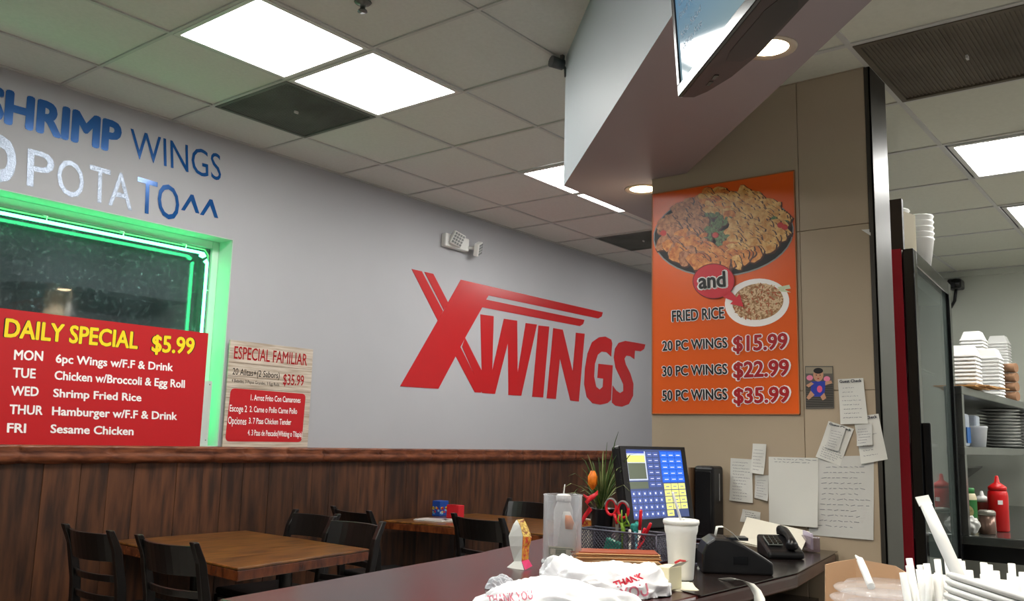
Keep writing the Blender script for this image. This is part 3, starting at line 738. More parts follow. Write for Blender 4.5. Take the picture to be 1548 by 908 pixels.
for sx, A, B, T in (('FRIED RICE', (128,558),(307,546),(127,520)), ('20 PC WINGS',(95,658),(318,647),(94,624)), ('30 PC WINGS',(95,745),(318,737),(94,711)), ('50 PC WINGS',(95,829),(318,824),(94,793))):
    decal_text(t, sx, qb(*A), qb(*B), qb(*T), NX, M_pblack, off=.028, lift=.0024, outline=M_pwhite, ooff=.055)
for sx, A, B, T in (('$15.99',(337,660),(525,650),(337,607)), ('$22.99',(338,750),(530,742),(338,696)), ('$35.99',(339,838),(531,833),(339,785))):
    decal_text(t, sx, qb(*A), qb(*B), qb(*T), NX, M_darkred, off=.035, lift=.0024, outline=M_pwhite, ooff=.05)

# ================================================================== PAPERS ON THE PILLAR
def paper(pts, label, lift=.002, m=None, lines=0, rng=None, header=None, curl=.006, cat='paper', name='note_paper', ink=None, group=None, jag=True):
    """pts: TL,TR,BR,BL pixels on the pillar face"""
    P = [PX(x, y, PXF-lift) for x, y in pts]; c = sum(P, Vector())/4
    t = thing(name, c, label, cat, group)
    mb = MB(); n = 6; k0 = 0; vs = []
    for j in range(n+1):
        for i in range(n+1):
            a = i/n; b = j/n; p = (P[0]*(1-a)+P[1]*a)*(1-b)+(P[3]*(1-a)+P[2]*a)*b
            bulge = curl*(b**3)*(.5+.5*math.sin(a*3+pts[0][0]))+.0015*math.sin(b*6+a*4+pts[0][1])
            vs.append(p+NX*max(0, bulge+.0015))
    vs2 = [v-NX*.0004 for v in vs]; N = (n+1)**2
    fs = [(j*(n+1)+i, j*(n+1)+i+1, (j+1)*(n+1)+i+1, (j+1)*(n+1)+i) for j in range(n) for i in range(n)]
    mb.add(vs+vs2, fs+[tuple(N+k for k in f[::-1]) for f in fs], 0, True)
    o = mb.build('sheet', m or M_paper, t)
    def at(a, b, l=.0008):
        p = (P[0]*(1-a)+P[1]*a)*(1-b)+(P[3]*(1-a)+P[2]*a)*b
        bulge = curl*(b**3)*(.5+.5*math.sin(a*3+pts[0][0]))+.0015*math.sin(b*6+a*4+pts[0][1])
        return p+NX*(max(0, bulge+.0015)+l)
    if lines:
        mb = MB(); rr = random.Random(int(pts[0][0]*7))
        b0, b1, a0, a1 = rng or (.15, .92, .08, .92)
        for k in range(lines):
            b = b0+(b1-b0)*(k+.5)/lines; a = a0+rr.uniform(0, .08); end = a1-rr.uniform(0, .35)
            while a < end:
                l = rr.uniform(.03, .10); h = rr.uniform(.004, .010); s_ = rr.uniform(-.01, .01)
                p0, p1 = at(a, b+s_), at(min(a+l, .97), b-s_*.6)
                mb.add([p0, p1, p1+V(0, 0, -.0016), p0+V(0, 0, -.0016)], [(0, 1, 2, 3)])
                a += l+rr.uniform(.015, .05)
        mb.build('handwriting', ink or M_ink, t)
    if header:
        decal_text(t, header, at(.07, .085), at(.93, .085), at(.07, .02), NX, M_inkd, off=.03, lift=.0012, name='header')
    return t
paper([(1160,697),(1230,697),(1238,812),(1158,812)][:0] or [(1236,690),(1321,688),(1321,816),(1222,808)], 'large wrinkled handwritten sheet behind the blank white page on pillar', .001, M_paper2, 12, (.1, .9, .1, .95), curl=.002)
paper([(1162,690),(1237,692),(1237,797),(1163,791)], 'large mostly blank white page pinned in the middle of the pillar notes', .004, None, 2, (.01, .09, .05, .9), curl=.006)
paper([(1105,692),(1137,694),(1139,760),(1103,756)], 'tall handwritten note sheet, leftmost on the pillar, taped low down', .002, None, 13, (.05, .97, .08, .9), curl=.006)
paper([(1138,670),(1159,671),(1155,717),(1136,714)], 'narrow white slip overlapping the top right of the leftmost handwritten note', .005, None, 7, curl=.01)
paper([(1142,718),(1162,718),(1162,757),(1141,752)], 'small crumpled slip tucked left of the large blank page', .002, M_paper2, 7, curl=.01)
paper([(1123,769),(1150,774),(1149,791),(1119,788)], 'small white card with dark print standing low behind the phone', .002, None, 3, (.1, .6, .15, .85), ink=M_inkd, curl=.002)
paper([(1316,626),(1327,624),(1342,695),(1303,701)][:0] or [(1290,630),(1328,625),(1342,694),(1303,701)], 'guest check slip hanging lowest at the right of the pillar notes', .003, None, 6, (.25, .9, .1, .8), header='Guest Check', cat='guest check', name='guest_check')
paper([(1253,636),(1291,648),(1270,704),(1234,690)], 'tilted guest check slip with a small receipt on top, left of the other two', .003, None, 6, (.6, .95, .1, .9), header='Guest Check', cat='guest check', name='guest_check')
paper([(1257,643),(1279,647),(1268,682),(1248,676)], 'small printed receipt lying on the tilted guest check slip', .010, M_paper2, 7, curl=.002, cat='receipt', name='receipt')
paper([(1294,642),(1318,640),(1320,672),(1296,674)], 'small square receipt stuck on the lowest guest check slip', .010, M_paper2, 6, curl=.008, cat='receipt', name='receipt')
paper([(1267,573),(1305,571),(1313,640),(1271,641)], 'upright guest check slip, topmost of the pillar notes beside the photo', .006, None, 8, (.15, .9, .1, .85), header='Guest Check', cat='guest check', name='guest_check')
# baby photo print
t = thing('photo_print', PX(1238, 585, PXF-.003), 'small colour photo print of a baby in blue, right of menu board', 'photo print')
F4 = [PX(x, y, PXF-.003) for x, y in ((1217,553),(1259,553),(1261,617),(1218,618))]
MB().plate(F4, NX, .001).build('photo_paper', mat('print_dim_grey', (96, 92, 86), .3), t)
def fl(pts, lift, nm, m): return MB().plate([PX(1080+x/2.469, 540+y/2.467, PXF-.003)+NX*lift for x, y in pts], NX, .0002).build(nm, m, t)
def el(cx, cy, rx, ry, n=18): return [(cx+rx*math.cos(2*math.pi*k/n), cy+ry*math.sin(2*math.pi*k/n)) for k in range(n)]
mb = MB()
for k in range(13):
    y0 = 104+k*6.5; mb.plate([PX(1080+x/2.469, 540+y/2.467, PXF-.003)+NX*.0004 for x, y in ((342, y0), (444, y0-3), (444, y0), (342, y0+3))], NX, .0002)
mb.build('floor_stripes', mat('print_stripe', (40, 38, 36), .4), t)
fl([(341,36),(440,36),(440,60),(341,60)], .0003, 'background', mat('print_tan', (150, 140, 120), .4))
M_skin = mat('print_skin', (196, 146, 116), .4)
fl(el(388, 66, 19, 24), .0010, 'head', M_skin); fl(el(388, 50, 18, 11), .0013, 'hair', M_pblack)
fl(el(381, 66, 2.5, 2, 8), .0014, 'eye', M_pblack); fl(el(395, 66, 2.5, 2, 8), .0014, 'eye', M_pblack); fl(el(388, 79, 4, 2, 8), .0014, 'mouth', M_darkred)
fl([(362,90),(416,88),(412,130),(396,146),(372,146),(360,122)], .0008, 'romper', mat('print_royal', (40, 60, 160), .4)); fl(el(393, 118, 10, 13), .0010, 'romper_print', mat('print_pink', (220, 90, 130), .4))
for p in ([(362,92),(372,98),(352,112),(342,104)], [(414,90),(436,86),(440,96),(414,104)], [(360,124),(374,140),(352,158),(344,150)], [(396,146),(410,132),(418,152),(404,160)]): fl(p, .0009, 'limb', M_skin)
fl(el(356, 76, 12, 10), .0007, 'pink_cushion', mat('print_pink2', (226, 130, 160), .4)); fl(el(420, 80, 12, 10), .0007, 'pink_cushion', mat('print_pink2', (226, 130, 160), .4))

# ================================================================== COUNTERS
ZC = E-.36
t = thing('service_counter', (2.2, -3.0, 0), 'dark cherry glossy service counter running from lower left to pillar', 'counter')
cpoly = [(1.19, -2.698), (2.233, -2.554), (2.79, -2.42), (3.217, -2.36), (3.217, -3.36), (2.60, -3.455), (1.967, -3.433), (1.2, -3.40)]
mb = MB(); mb.prism(cpoly, ZC-.045, ZC); mb.build('countertop', M_counter, t, loc=(2.2, -3, ZC), bevel=.012, seg=3)
mb = MB(); mb.prism([(2.02, -3.44), (2.60, -3.458), (3.216, -3.365), (3.216, -3.05), (2.14, -3.16)], ZC+.0005, ZC+.003); mb.build('desk_mat', M_counterb, t, loc=(2.6, -3.3, ZC), label='dark brown worn desk surface by the till')
mb = MB(); mb.prism([(1.26, -2.76), (3.20, -2.45), (3.20, -2.60), (1.30, -2.90)], 0, ZC-.045); mb.build('front_panel', mat('counter_panel', (70, 40, 30), .4), t)
MB().prism([(1.30, -3.1), (1.9, -3.1), (1.9, -3.36), (1.30, -3.36)], 0, ZC-.045).build('cabinet', M_counterb, t); mb = MB(); mb.prism([(2.7, -3.0), (3.2, -2.95), (3.2, -3.3), (2.7, -3.36)], 0, ZC-.16); mb.build('cabinet', M_counterb, t)
mb = MB(); mb.prism([(1.95, -3.38), (2.6, -3.40), (3.19, -3.31), (3.19, -3.0), (2.0, -3.05)], ZC-.20, ZC-.18); mb.build('keyboard_shelf', M_counterb, t)
t = thing('side_counter', (1.3, -4.4, 0), 'low counter at lower right carrying straws and foam cups', 'counter')
mb = MB(); mb.prism([(.75, -3.9), (1.80, -3.78), (1.95, -4.0), (1.95, -5.2), (.75, -5.2)], ZC-.04, ZC); mb.build('countertop', mat('pale_laminate', (178, 186, 196), .35), t, bevel=.006)
mb = MB(); mb.prism([(.8, -4.0), (1.74, -3.88), (1.88, -4.05), (1.88, -5.1), (.8, -5.1)], 0, ZC-.04); mb.build('cabinet', M_steeld, t)

# ================================================================== TABLES AND CHAIRS
def table(name, quad, label, rz=0):
    cx = sum(p[0] for p in quad)/4; cy = sum(p[1] for p in quad)/4; zt = E-.55
    t = thing(name, (cx, cy, 0), label, 'table')
    MB().prism(quad, zt-.012, zt).build('tabletop', M_table, t, loc=(cx, cy, zt), bevel=.005, seg=2)
    q2 = [(cx+(p[0]-cx)*.998, cy+(p[1]-cy)*.998) for p in quad]
    MB().prism(q2, zt-.055, zt-.012).build('edge_band', M_tedge, t, loc=(cx, cy, zt), bevel=.004)
    for dy in (-.36, .36):
        MB().lathe([(.035, .02), (.03, .06), (.03, zt-.07), (.05, zt-.056)], 16, 0, (cx, cy+dy, 0)).build('pedestal', M_black, t)
        MB().box((cx-.2, cy+dy-.03, 0), (cx+.2, cy+dy+.03, .03)).build('foot', M_black, t, bevel=.008)
        MB().box((cx-.22, cy+dy-.025, zt-.075), (cx+.22, cy+dy+.025, zt-.056)).build('top_plate', M_black, t)
    return t
table('dining_table', [(2.28, -1.24), (3.12, -1.115), (3.16, -.05), (2.38, -.05)], 'varnished wooden dining table with four chairs under the two wall signs')
table('dining_table', [(4.40, -1.26), (5.20, -1.20), (5.16, -.06), (4.22, -.06)], 'varnished wooden dining table farther back holding blue box and red box')

def make_chair(loc, rz, label):
    t = thing('dining_chair', (0, 0, 0), label, 'chair', 'black ladder back chairs'); W = .19
    for sy in (-1, 1):
        path = [(-.045, sy*W, 0), (-.01, sy*W, .22), (.0, sy*W, .45), (-.012, sy*W, .62), (-.045, sy*W, .78), (-.085, sy*W, .865)]
        mb = MB(); vs = []
        for (x, y, z), d in zip(path, (.016, .019, .022, .021, .018, .014)):
            for a, b in ((-d, -.016), (d, -.016), (d, .016), (-d, .016)): vs.append((x+a, y+b, z))
        fs = [(3, 2, 1, 0)]+[(k*4+i, k*4+(i+1) % 4, k*4+4+(i+1) % 4, k*4+4+i) for k in range(5) for i in range(4)]+[(20, 21, 22, 23)]
        mb.add(vs, fs); mb.build('back_post', M_chair, t, bevel=.005)
        MB().add([(.37, sy*W-.015, 0), (.40, sy*W-.015, 0), (.40, sy*W+.015, 0), (.37, sy*W+.015, 0), (.365, sy*W-.02, .43), (.405, sy*W-.02, .43), (.405, sy*W+.02, .43), (.365, sy*W+.02, .43)],
                 [(3, 2, 1, 0), (4, 5, 6, 7), (0, 1, 5, 4), (1, 2, 6, 5), (2, 3, 7, 6), (3, 0, 4, 7)]).build('front_leg', M_chair, t, bevel=.003)
        MB().box((.01, sy*W-.01, .2), (.38, sy*W+.01, .225)).build('side_stretcher', M_chair, t)
    def slat(z0, z1, xb, bow, th, nm):
        mb = MB(); n = 10; vs = []
        for k in range(n+1):
            u = k/n*2-1; y = u*(W-.012); x = xb-bow*(1-u*u); lean = (z1-z0)*.22
            vs += [(x-th, y, z0), (x+th, y, z0), (x+th-lean, y, z1), (x-th-lean, y, z1)]
        fs = [(0, 3, 2, 1)]+[(k*4+i, k*4+(i+1) % 4, k*4+4+(i+1) % 4, k*4+4+i) for k in range(n) for i in range(4)]+[(n*4, n*4+1, n*4+2, n*4+3)]
        mb.add(vs, fs); o = mb.build(nm, M_chair, t, bevel=.003)
        for p in o.data.polygons: p.use_smooth = False
    slat(.725, .845, -.035, .045, .009, 'crest_rail'); slat(.635, .665, -.012, .035, .008, 'slat'); slat(.545, .575, -.004, .03, .008, 'slat')
    MB().box((-.005, -.2, .43), (.41, .2, .445)).build('seat_frame', M_chair, t, bevel=.004)
    MB().box((.01, -.195, .445), (.41, .195, .48)).build('seat', M_seat, t, bevel=.014, seg=3)
    MB().box((.375, -W, .26), (.395, W, .285)).build('front_stretcher', M_chair, t)
    t.location = loc; t.rotation_euler = (0, 0, rz); return t
ch0 = make_chair((2.13, -.43, 0), R(2), 'black ladder back chair leftmost in view, its back toward the wainscot corner')
def chair(x, y, rz, lb):
    c = copy_tree(ch0); c.location = (x, y, 0); c.rotation_euler = (0, 0, rz); c['label'] = lb; return c
chair(2.16, -1.02, R(3), 'black ladder back chair, second from the left, back turned to the counter')
chair(3.32, -.36, R(178), 'black chair behind the right end of the near table, close to the wall')
chair(3.20, -.84, R(180), 'black chair at the right end of the near table, closest to the counter')
chair(3.80, -.31, R(-8), 'black chair between the two tables near the wall, facing the far table')
chair(4.06, -1.08, R(-4), 'black chair at left of the far table with its back toward camera')
chair(5.26, -.42, R(180), 'black chair behind the far table, seen past the clear acrylic jar')

# things on the far table
ZT = E-.55
t = thing('tissue_box', PZ(662, 777, ZT), 'small blue printed box on the far dining table', 'box')
c = PZ(664, 779, ZT); MB().box((c.x-.05, c.y-.05, ZT), (c.x+.04, c.y+.05, ZT+.105)).build('carton', mat('blue_carton', (30, 70, 150), .4), t, bevel=.003)
mb = MB(); rr = random.Random(5)
M_pr = [mat('print_yellow2', (236, 200, 60), .4), mat('print_red2', (200, 40, 50), .4), mat('print_sky', (140, 190, 220), .4)]
for k in range(12):
    y, z = c.y+rr.uniform(-.04, .04), ZT+rr.uniform(.02, .06); mb.plate([(c.x-.0506, y+a, z+b) for a, b in ((-.008, -.008), (.010, -.005), (.006, .010), (-.009, .006))], (-1, 0, 0), .0003, k % 3)
    x = c.x+rr.uniform(-.04, .03); mb.plate([(x+a, c.y-.0506, z+b) for a, b in ((-.008, -.008), (.010, -.005), (.006, .010), (-.009, .006))], (0, -1, 0), .0003, k % 3)
mb.build('printed_pattern', M_pr, t, kind='stuff')
c = PZ(688, 783, ZT)
t = thing('napkin_box', c, 'small red box right of the blue box on the far table', 'box')
MB().box((c.x-.03, c.y-.055, ZT), (c.x+.03, c.y+.055, ZT+.09)).build('carton', mat('red_carton', (196, 34, 44), .45), t, bevel=.003)
MB().box((c.x-.031, c.y-.03, ZT+.087), (c.x+.02, c.y+.03, ZT+.0905)).build('slot', M_darkred, t)
c = PZ(655, 786, ZT)
for k, (dx, dy, a, lb) in enumerate(((0, 0, .2, 'white leaflet lying flat under the blue box on the far table'), (.10, -.14, .5, 'folded white paper nearest the table edge by the red box'))):
    t = thing('leaflet', (c.x+dx, c.y+dy, ZT), lb, 'paper')
    u = V(math.cos(a), math.sin(a), 0); v = V(-u.y, u.x, 0)
    MB().obox((c.x+dx, c.y+dy, ZT+.003), u*.07, v*.11, V(0, 0, .002)).build('sheet', M_paper, t)
    MB().obox((c.x+dx, c.y+dy, ZT+.0065), u*.065, v*.10, V(0, .0, .0015)).build('sheet', mat('print_leaf', (180, 170, 165), .6), t)

# ================================================================== THINGS ON THE SERVICE COUNTER
def at(x, y, z=ZC): return PZ(x, y, z)
# point-of-sale monitor
mc = V(2.735, -2.928, E-.137); a_, t_m = -1.721, .162
n_ = V(math.cos(a_)*math.cos(t_m), math.sin(a_)*math.cos(t_m), math.sin(t_m)); u_ = V(-math.sin(a_), math.cos(a_), 0); v_ = n_.cross(u_)
def MN(x, y, d): return mc+u_*x+v_*y+n_*d
t = thing('touchscreen_monitor', (mc.x, mc.y+.03, ZC), 'black touchscreen till monitor with blue and yellow buttons', 'monitor')
SW, SH = .1525, .1145
def mnbox(x0, x1, y0, y1, d0, d1, mb, mi=0): mb.obox(MN((x0+x1)/2, (y0+y1)/2, (d0+d1)/2), u_*(x1-x0)/2, v_*(y1-y0)/2, n_*(d1-d0)/2, mi); return mb
mb = mnbox(-SW-.034, SW+.025, -SH-.034, SH+.012, -.035, -.001, MB()); mb.build('housing', M_black, t, bevel=.010, seg=3)
mb = MB(); mnbox(-SW-.030, -SW, -SH-.03, SH+.01, -.001, .003, mb); mnbox(SW, SW+.022, -SH-.03, SH+.01, -.001, .003, mb); mnbox(-SW, SW, SH, SH+.01, -.001, .003, mb); mnbox(-SW, SW, -SH-.03, -SH, -.001, .003, mb); mb.build('bezel', M_black, t, bevel=.001)
def scr(nm, rgb, s_=.34): return mat(nm, rgb, .15, emit=rgb, es=s_)
mnbox(-SW, SW, -SH, SH, -.0005, .0005, MB()).build('screen', scr('screen_blue_grey', (66, 78, 120)), t)
# screen layout from the photo (u: 0..1 right, v: 0..1 down)
def UV(u, v): return -SW+2*SW*u, SH-2*SH*v
def cell(mb, u0, v0, u1, v1, d=.0009, mi=0):
    x0, y0 = UV(u0, v0); x1, y1 = UV(u1, v1); mnbox(x0, x1, y1, y0, .0005, d, mb, mi); return mb
cell(MB(), 0, .03, .33, .45).build('receipt_window', scr('screen_white', (186, 196, 220)), t)
cell(MB(), .01, .09, .31, .19, .0012).build('yellow_line', scr('screen_pale_yellow', (222, 220, 120)), t)
cell(MB(), .01, .20, .31, .43, .0012).build('list_area', scr('screen_olive', (90, 98, 84)), t)
cell(MB(), 0, .47, .32, .57, .0012).build('total_area', scr('screen_olive', (90, 98, 84)), t)
cell(MB(), .0, .03, .31, .06, .0013).build('title_bar', scr('screen_navy', (60, 80, 170)), t)
M_by = scr('screen_button_yellow', (232, 228, 130)); M_bb = scr('screen_button_blue', (50, 110, 225)); M_bd = scr('screen_button_slate', (74, 92, 156)); M_bt = scr('screen_glyph', (210, 216, 235))
cell(MB(), .585, .02, 1, .49, .0007).build('blue_field', scr('screen_field_blue', (34, 84, 200)), t)
for i in range(3):
    for j in range(5):
        b = cell(MB(), .60+.133*i, .04+.09*j, .72+.133*i, .115+.09*j, .0012).build('blue_button', M_bb, t)
        cell(MB(), .625+.133*i, .078+.09*j, .695+.133*i, .09+.09*j, .0015).build('caption', M_bt, b)
for i in range(3):
    for j in range(5):
        if j == 4 and i > 0: continue
        b = cell(MB(), .60+.133*i, .505+.097*j, .72+.133*i, .59+.097*j, .0012).build('yellow_button', M_by, t)
        cell(MB(), .63+.133*i, .545+.097*j, .69+.133*i, .556+.097*j, .0015).build('caption', M_bd, b)
for j in range(6):
    for i in range(2): 
        b = cell(MB(), .35+.11*i, .04+.088*j, .445+.11*i, .11+.088*j, .0011).build('slate_button', M_bd, t); cell(MB(), .375+.11*i, .07+.088*j, .43+.11*i, .08+.088*j, .0014).build('caption', M_bt, b)
for j in range(4):
    for i in range(6):
        b = cell(MB(), .01+.095*i, .60+.098*j, .09+.095*i, .68+.098*j, .0011).build('slate_button', M_bd, t)
        cell(MB(), .038+.095*i, .625+.098*j, .062+.095*i, .655+.098*j, .0014).build('caption', M_bt, b)
mb = MB(); b_ = MN(0, -.06, -.035)
mb.add([MN(-.07, .04, -.035), MN(.07, .04, -.035), MN(.07, -.11, -.035), MN(-.07, -.11, -.035), (mc.x-.07, mc.y+.12, ZC+.02), (mc.x+.07, mc.y+.10, ZC+.02), (mc.x+.07, mc.y-.02, ZC+.02), (mc.x-.07, mc.y, ZC+.02)],
    [(0, 1, 2, 3), (7, 6, 5, 4), (0, 4, 5, 1), (1, 5, 6, 2), (2, 6, 7, 3), (3, 7, 4, 0)]); mb.build('stand', M_black, t, bevel=.004)
MB().box((mc.x-.11, mc.y-.07, ZC+.003), (mc.x+.11, mc.y+.09, ZC+.022)).build('base', M_black, t, bevel=.006)

# tower beside the pillar
t = thing('computer_tower', (3.17, -2.905, ZC), 'tall slim black computer tower between monitor and pillar', 'computer')
MB().box((3.12, -2.945, ZC+.001), (3.212, -2.865, E-.082)).build('case', M_black, t, bevel=.012, seg=3)
MB().box((3.115, -2.938, ZC+.02), (3.122, -2.872, E-.10)).build('front_panel', M_blackg, t, bevel=.004)
MB().box((3.170, -2.9465, E-.21), (3.174, -2.944, E-.11)).build('light_strip', mat('strip_silver', (150, 150, 150), .3), t)
t = thing('paper_folder', (3.15, -2.86, ZC), 'narrow brown and red folder squeezed between monitor and black tower', 'folder')
MB().box((3.10, -2.862, ZC+.001), (3.20, -2.854, E-.09)).build('cover', mat('brown_card', (110, 84, 60), .6), t)
MB().box((3.10, -2.853, ZC+.001), (3.20, -2.845, E-.13)).build('inner_sheets', mat('dull_red_card', (128, 52, 44), .6), t)

# foam cup with clear straw
cc = at(1030, 878)
t = thing('foam_cup', cc, 'white foam drinking cup with lid and straw beside the monitor', 'cup')
MB().lathe([(.030, 0), (.032, .003), (.040, .115), (.0415, .118), (.0435, .125), (.0455, .148), (.043, .149), (.041, .14)], 36, 0, cc+V(0, 0, .0045)).build('cup_body', M_foam, t)
MB().lathe([(.047, .142), (.0485, .148), (.047, .154), (.043, .155), (.042, .151), (0, .152)], 36, 0, cc+V(0, 0, .0045)).build('lid', M_white, t)
p1 = cc+V(0, 0, .155); 
MB().tube([cc+V(0, .002, .14), p1+V(0, 0, .0), p1+V(-.018, .016, .075)], .0035, 10).build('straw', mat('grey_straw', (196, 198, 200), .3), t)
MB().lathe([(.003, .0), (.006, .004), (.003, .006)], 12, 0, cc+V(.015, 0, .156)).build('lid_button', M_white, t)
# napkins under it
t = thing('napkin_pile', at(1018, 888), 'pile of cream napkins under the foam cup', 'napkins')
for k in range(5):
    c = at(1016, 886, ZC+.0007+.0008*k); a = .3+k*.09; u = V(math.cos(a), math.sin(a), 0); v = V(-u.y, u.x, 0)
    MB().obox(c+u*.004*k, u*(.068-.001*k), v*.058, V(0, 0, .00038)).build('napkin', mat('cream_napkin', (222, 216, 196), .9), t)
# small carton
c = at(1011, 891, ZC+.004)
t = thing('food_carton', c, 'small cream takeout carton between the white bags and foam cup', 'carton')
MB().box((c.x-.02, c.y-.012, c.z+.0008), (c.x+.045, c.y+.03, c.z+.055)).build('carton', mat('cream_card', (226, 218, 184), .7), t, bevel=.002)
MB().plate([c+V(-.02, -.013, .055), c+V(.045, -.013, .055), c+V(.05, -.03, .068), c+V(-.02, -.03, .066)], (0, -1, .4), .001).build('flap', M_paper, t)
MB().tube([c+V(.0, -.018, .066), c+V(.02, -.02, .07), c+V(.044, -.022, .066)], .003, 6).build('red_tie', M_signred, t)

# pen basket
bx0, bx1, by0, by1, bz1 = 2.45, 2.54, -3.08, -2.80, ZC+.082
t = thing('wire_basket', ((bx0+bx1)/2, (by0+by1)/2, ZC), 'black wire mesh desk basket full of pens in front of monitor', 'basket')
wm = wire_mat(); mb = MB()
for z in (ZC+.003, bz1):
    r_ = .0035 if z > ZC+.01 else .002
    mb.tube([(bx0, by0, z), (bx0, by1, z)], r_, 6); mb.tube([(bx1, by0, z), (bx1, by1, z)], r_, 6); mb.tube([(bx0, by0, z), (bx1, by0, z)], r_, 6); mb.tube([(bx0, by1, z), (bx1, by1, z)], r_, 6)
for x, y in ((bx0, by0), (bx0, by1), (bx1, by0), (bx1, by1)): mb.tube([(x, y, ZC+.002), (x, y, bz1)], .0025, 6)
mb.build('rim', wm, t)
mb = MB(); w_ = .0011
def lattice(mb, P0, U, L, H, st=.012):
    n = int((L+H)/st)
    for k in range(n+1):
        for sgn in (1, -1):
            s0 = k*st-H if sgn > 0 else k*st; pts = []
            a, b = (s0, 0), (s0+H*sgn, H)
            # clip in [0,L]
            lo, hi = 0.0, 1.0
            for _ in (0,):
                dx = b[0]-a[0]
                t0, t1 = (0-a[0])/dx, (L-a[0])/dx
                if t0 > t1: t0, t1 = t1, t0
                lo, hi = max(lo, t0), min(hi, t1)
            if hi-lo < .02: continue
            A = P0+U*(a[0]+dx*lo)+V(0, 0, H*lo); B = P0+U*(a[0]+dx*hi)+V(0, 0, H*hi)
            mb.tube([A, B], w_, 3, cap=False)
lattice(mb, V(bx0, by0, ZC+.003), V(0, 1, 0), by1-by0, bz1-ZC-.003); lattice(mb, V(bx0, by0, ZC+.003), V(1, 0, 0), bx1-bx0, bz1-ZC-.003)
lattice(mb, V(bx1, by0, ZC+.003), V(0, 1, 0), by1-by0, bz1-ZC-.003); lattice(mb, V(bx0, by1, ZC+.003), V(1, 0, 0), bx1-bx0, bz1-ZC-.003)
mb.build('mesh_wires', wm, t, kind='stuff')
MB().box((bx0, by0, ZC+.001), (bx1, by1, ZC+.003)).build('basket_floor', wm, t)
MB().box((bx0+.002, -2.965, ZC+.003), (bx1-.002, -2.963, bz1-.004)).build('divider', wm, t)
# markers and pens in the basket
def marker(px, py, lean, lb, body, cap_, r=.0055, L=.125, x=2.50, capf=.42, nm='marker'):
    top = PX(px, py, x); base = V(x+lean[0], min(max(top.y+lean[1], by0+.015), by1-.015), ZC+.004)
    d = (top-base).normalized(); L = (top-base).length
    t = thing(nm, base, lb, 'pen')
    MB().tube([base+d*.002, base+d*L*(1-capf)], r*.85, 12).build('barrel', body, t)
    MB().tube([base+d*L*(1-capf), base+d*(L-.003), base+d*L], [r, r*.92, r*.6], 12).build('cap', cap_, t)
Mr = mat('marker_red', (206, 26, 40), .3)
marker(969, 770, (0, .01), 'red capped white marker standing upright in the wire basket', M_white, Mr)
marker(984, 790, (-.01, .05), 'red marker leaning right at the end of the wire basket', Mr, Mr, x=2.51)
marker(975, 798, (0, .035), 'short red marker between the two taller ones in the basket', Mr, Mr, x=2.48)
marker(952, 800, (0, .0), 'thin white pen left of the red markers in the basket', M_white, M_white, r=.005, x=2.48)
marker(960, 803, (.01, .0), 'pale blue pen beside the white pen in the basket', mat('pen_blue', (120, 190, 210), .3), mat('pen_blue', (120, 190, 210), .3), r=.005, x=2.52)
c = PX(960, 797, 2.52)
t = thing('desk_sponge', c, 'small teal crumpled pad sticking out of the wire basket', 'sponge')
mb = MB(); bm = bmesh.new(); bmesh.ops.create_icosphere(bm, subdivisions=3, radius=.017)
for v in bm.verts: v.co = v.co*(1+.5*noise.noise(v.co*90)); v.co.x *= .6
mb.add([c+v.co+V(0.008, .0, 0) for v in bm.verts], [[v.index for v in f.verts] for f in bm.faces]); bm.free(); mb.build('pad', mat('teal_cloth', (50, 150, 140), .8), t)
c = V(2.50, -2.90, ZC+.03)
t = thing('tape_dispenser', c, 'teal tape dispenser inside the wire basket', 'tape dispenser')
MB().obox(c, V(.01, 0, 0), V(0, .03, .008), V(0, -.006, .02)).build('body', mat('teal_plastic', (30, 130, 110), .3), t, bevel=.005)
# scissors
c = PX(933, 768, 2.50)
t = thing('scissors', V(c.x, c.y, ZC+.005), 'scissors with red and grey handles standing in the wire basket', 'scissors')
Mg = mat('grey_rubber', (120, 116, 116), .5)
for s_, lb in ((-1, None), (1, None)):
    cy = c.y-s_*.021; cz = c.z+(.002 if s_ < 0 else -.004)
    ring = [(c.x+s_*.002, cy-(.019*math.cos(a))*1.0, cz+.024*math.sin(a)) for a in [2*math.pi*k/20 for k in range(21)]]
    h = MB().tube(ring, .0048, 8, cap=False).build('handle', Mr, t)
    MB().tube([(p[0]-.001, c.y*0+cy+(p[1]-cy)*1.12, cz+(p[2]-cz)*1.10) for p in ring[1:11]], .0042, 8).build('grip', Mg, h)
    MB().tube([(c.x+s_*.002, cy+s_*.012, cz-.020), (c.x+s_*.002, c.y+s_*.002, c.z-.048)], .005, 8).build('shank', Mr, h)
    mb = MB(); b0 = V(c.x+s_*.0015, c.y+s_*.002, c.z-.045); mb.add([b0+V(0, -.006, 0), b0+V(0, .006, 0), V(b0.x, c.y-s_*.004, ZC+.008), b0+V(s_*.0012, -.006, 0), b0+V(s_*.0012, .006, 0), V(b0.x+s_*.0012, c.y-s_*.004, ZC+.008)], [(0, 1, 2), (5, 4, 3), (0, 3, 4, 1), (1, 4, 5, 2), (2, 5, 3, 0)]); mb.build('blade', M_steel, t)
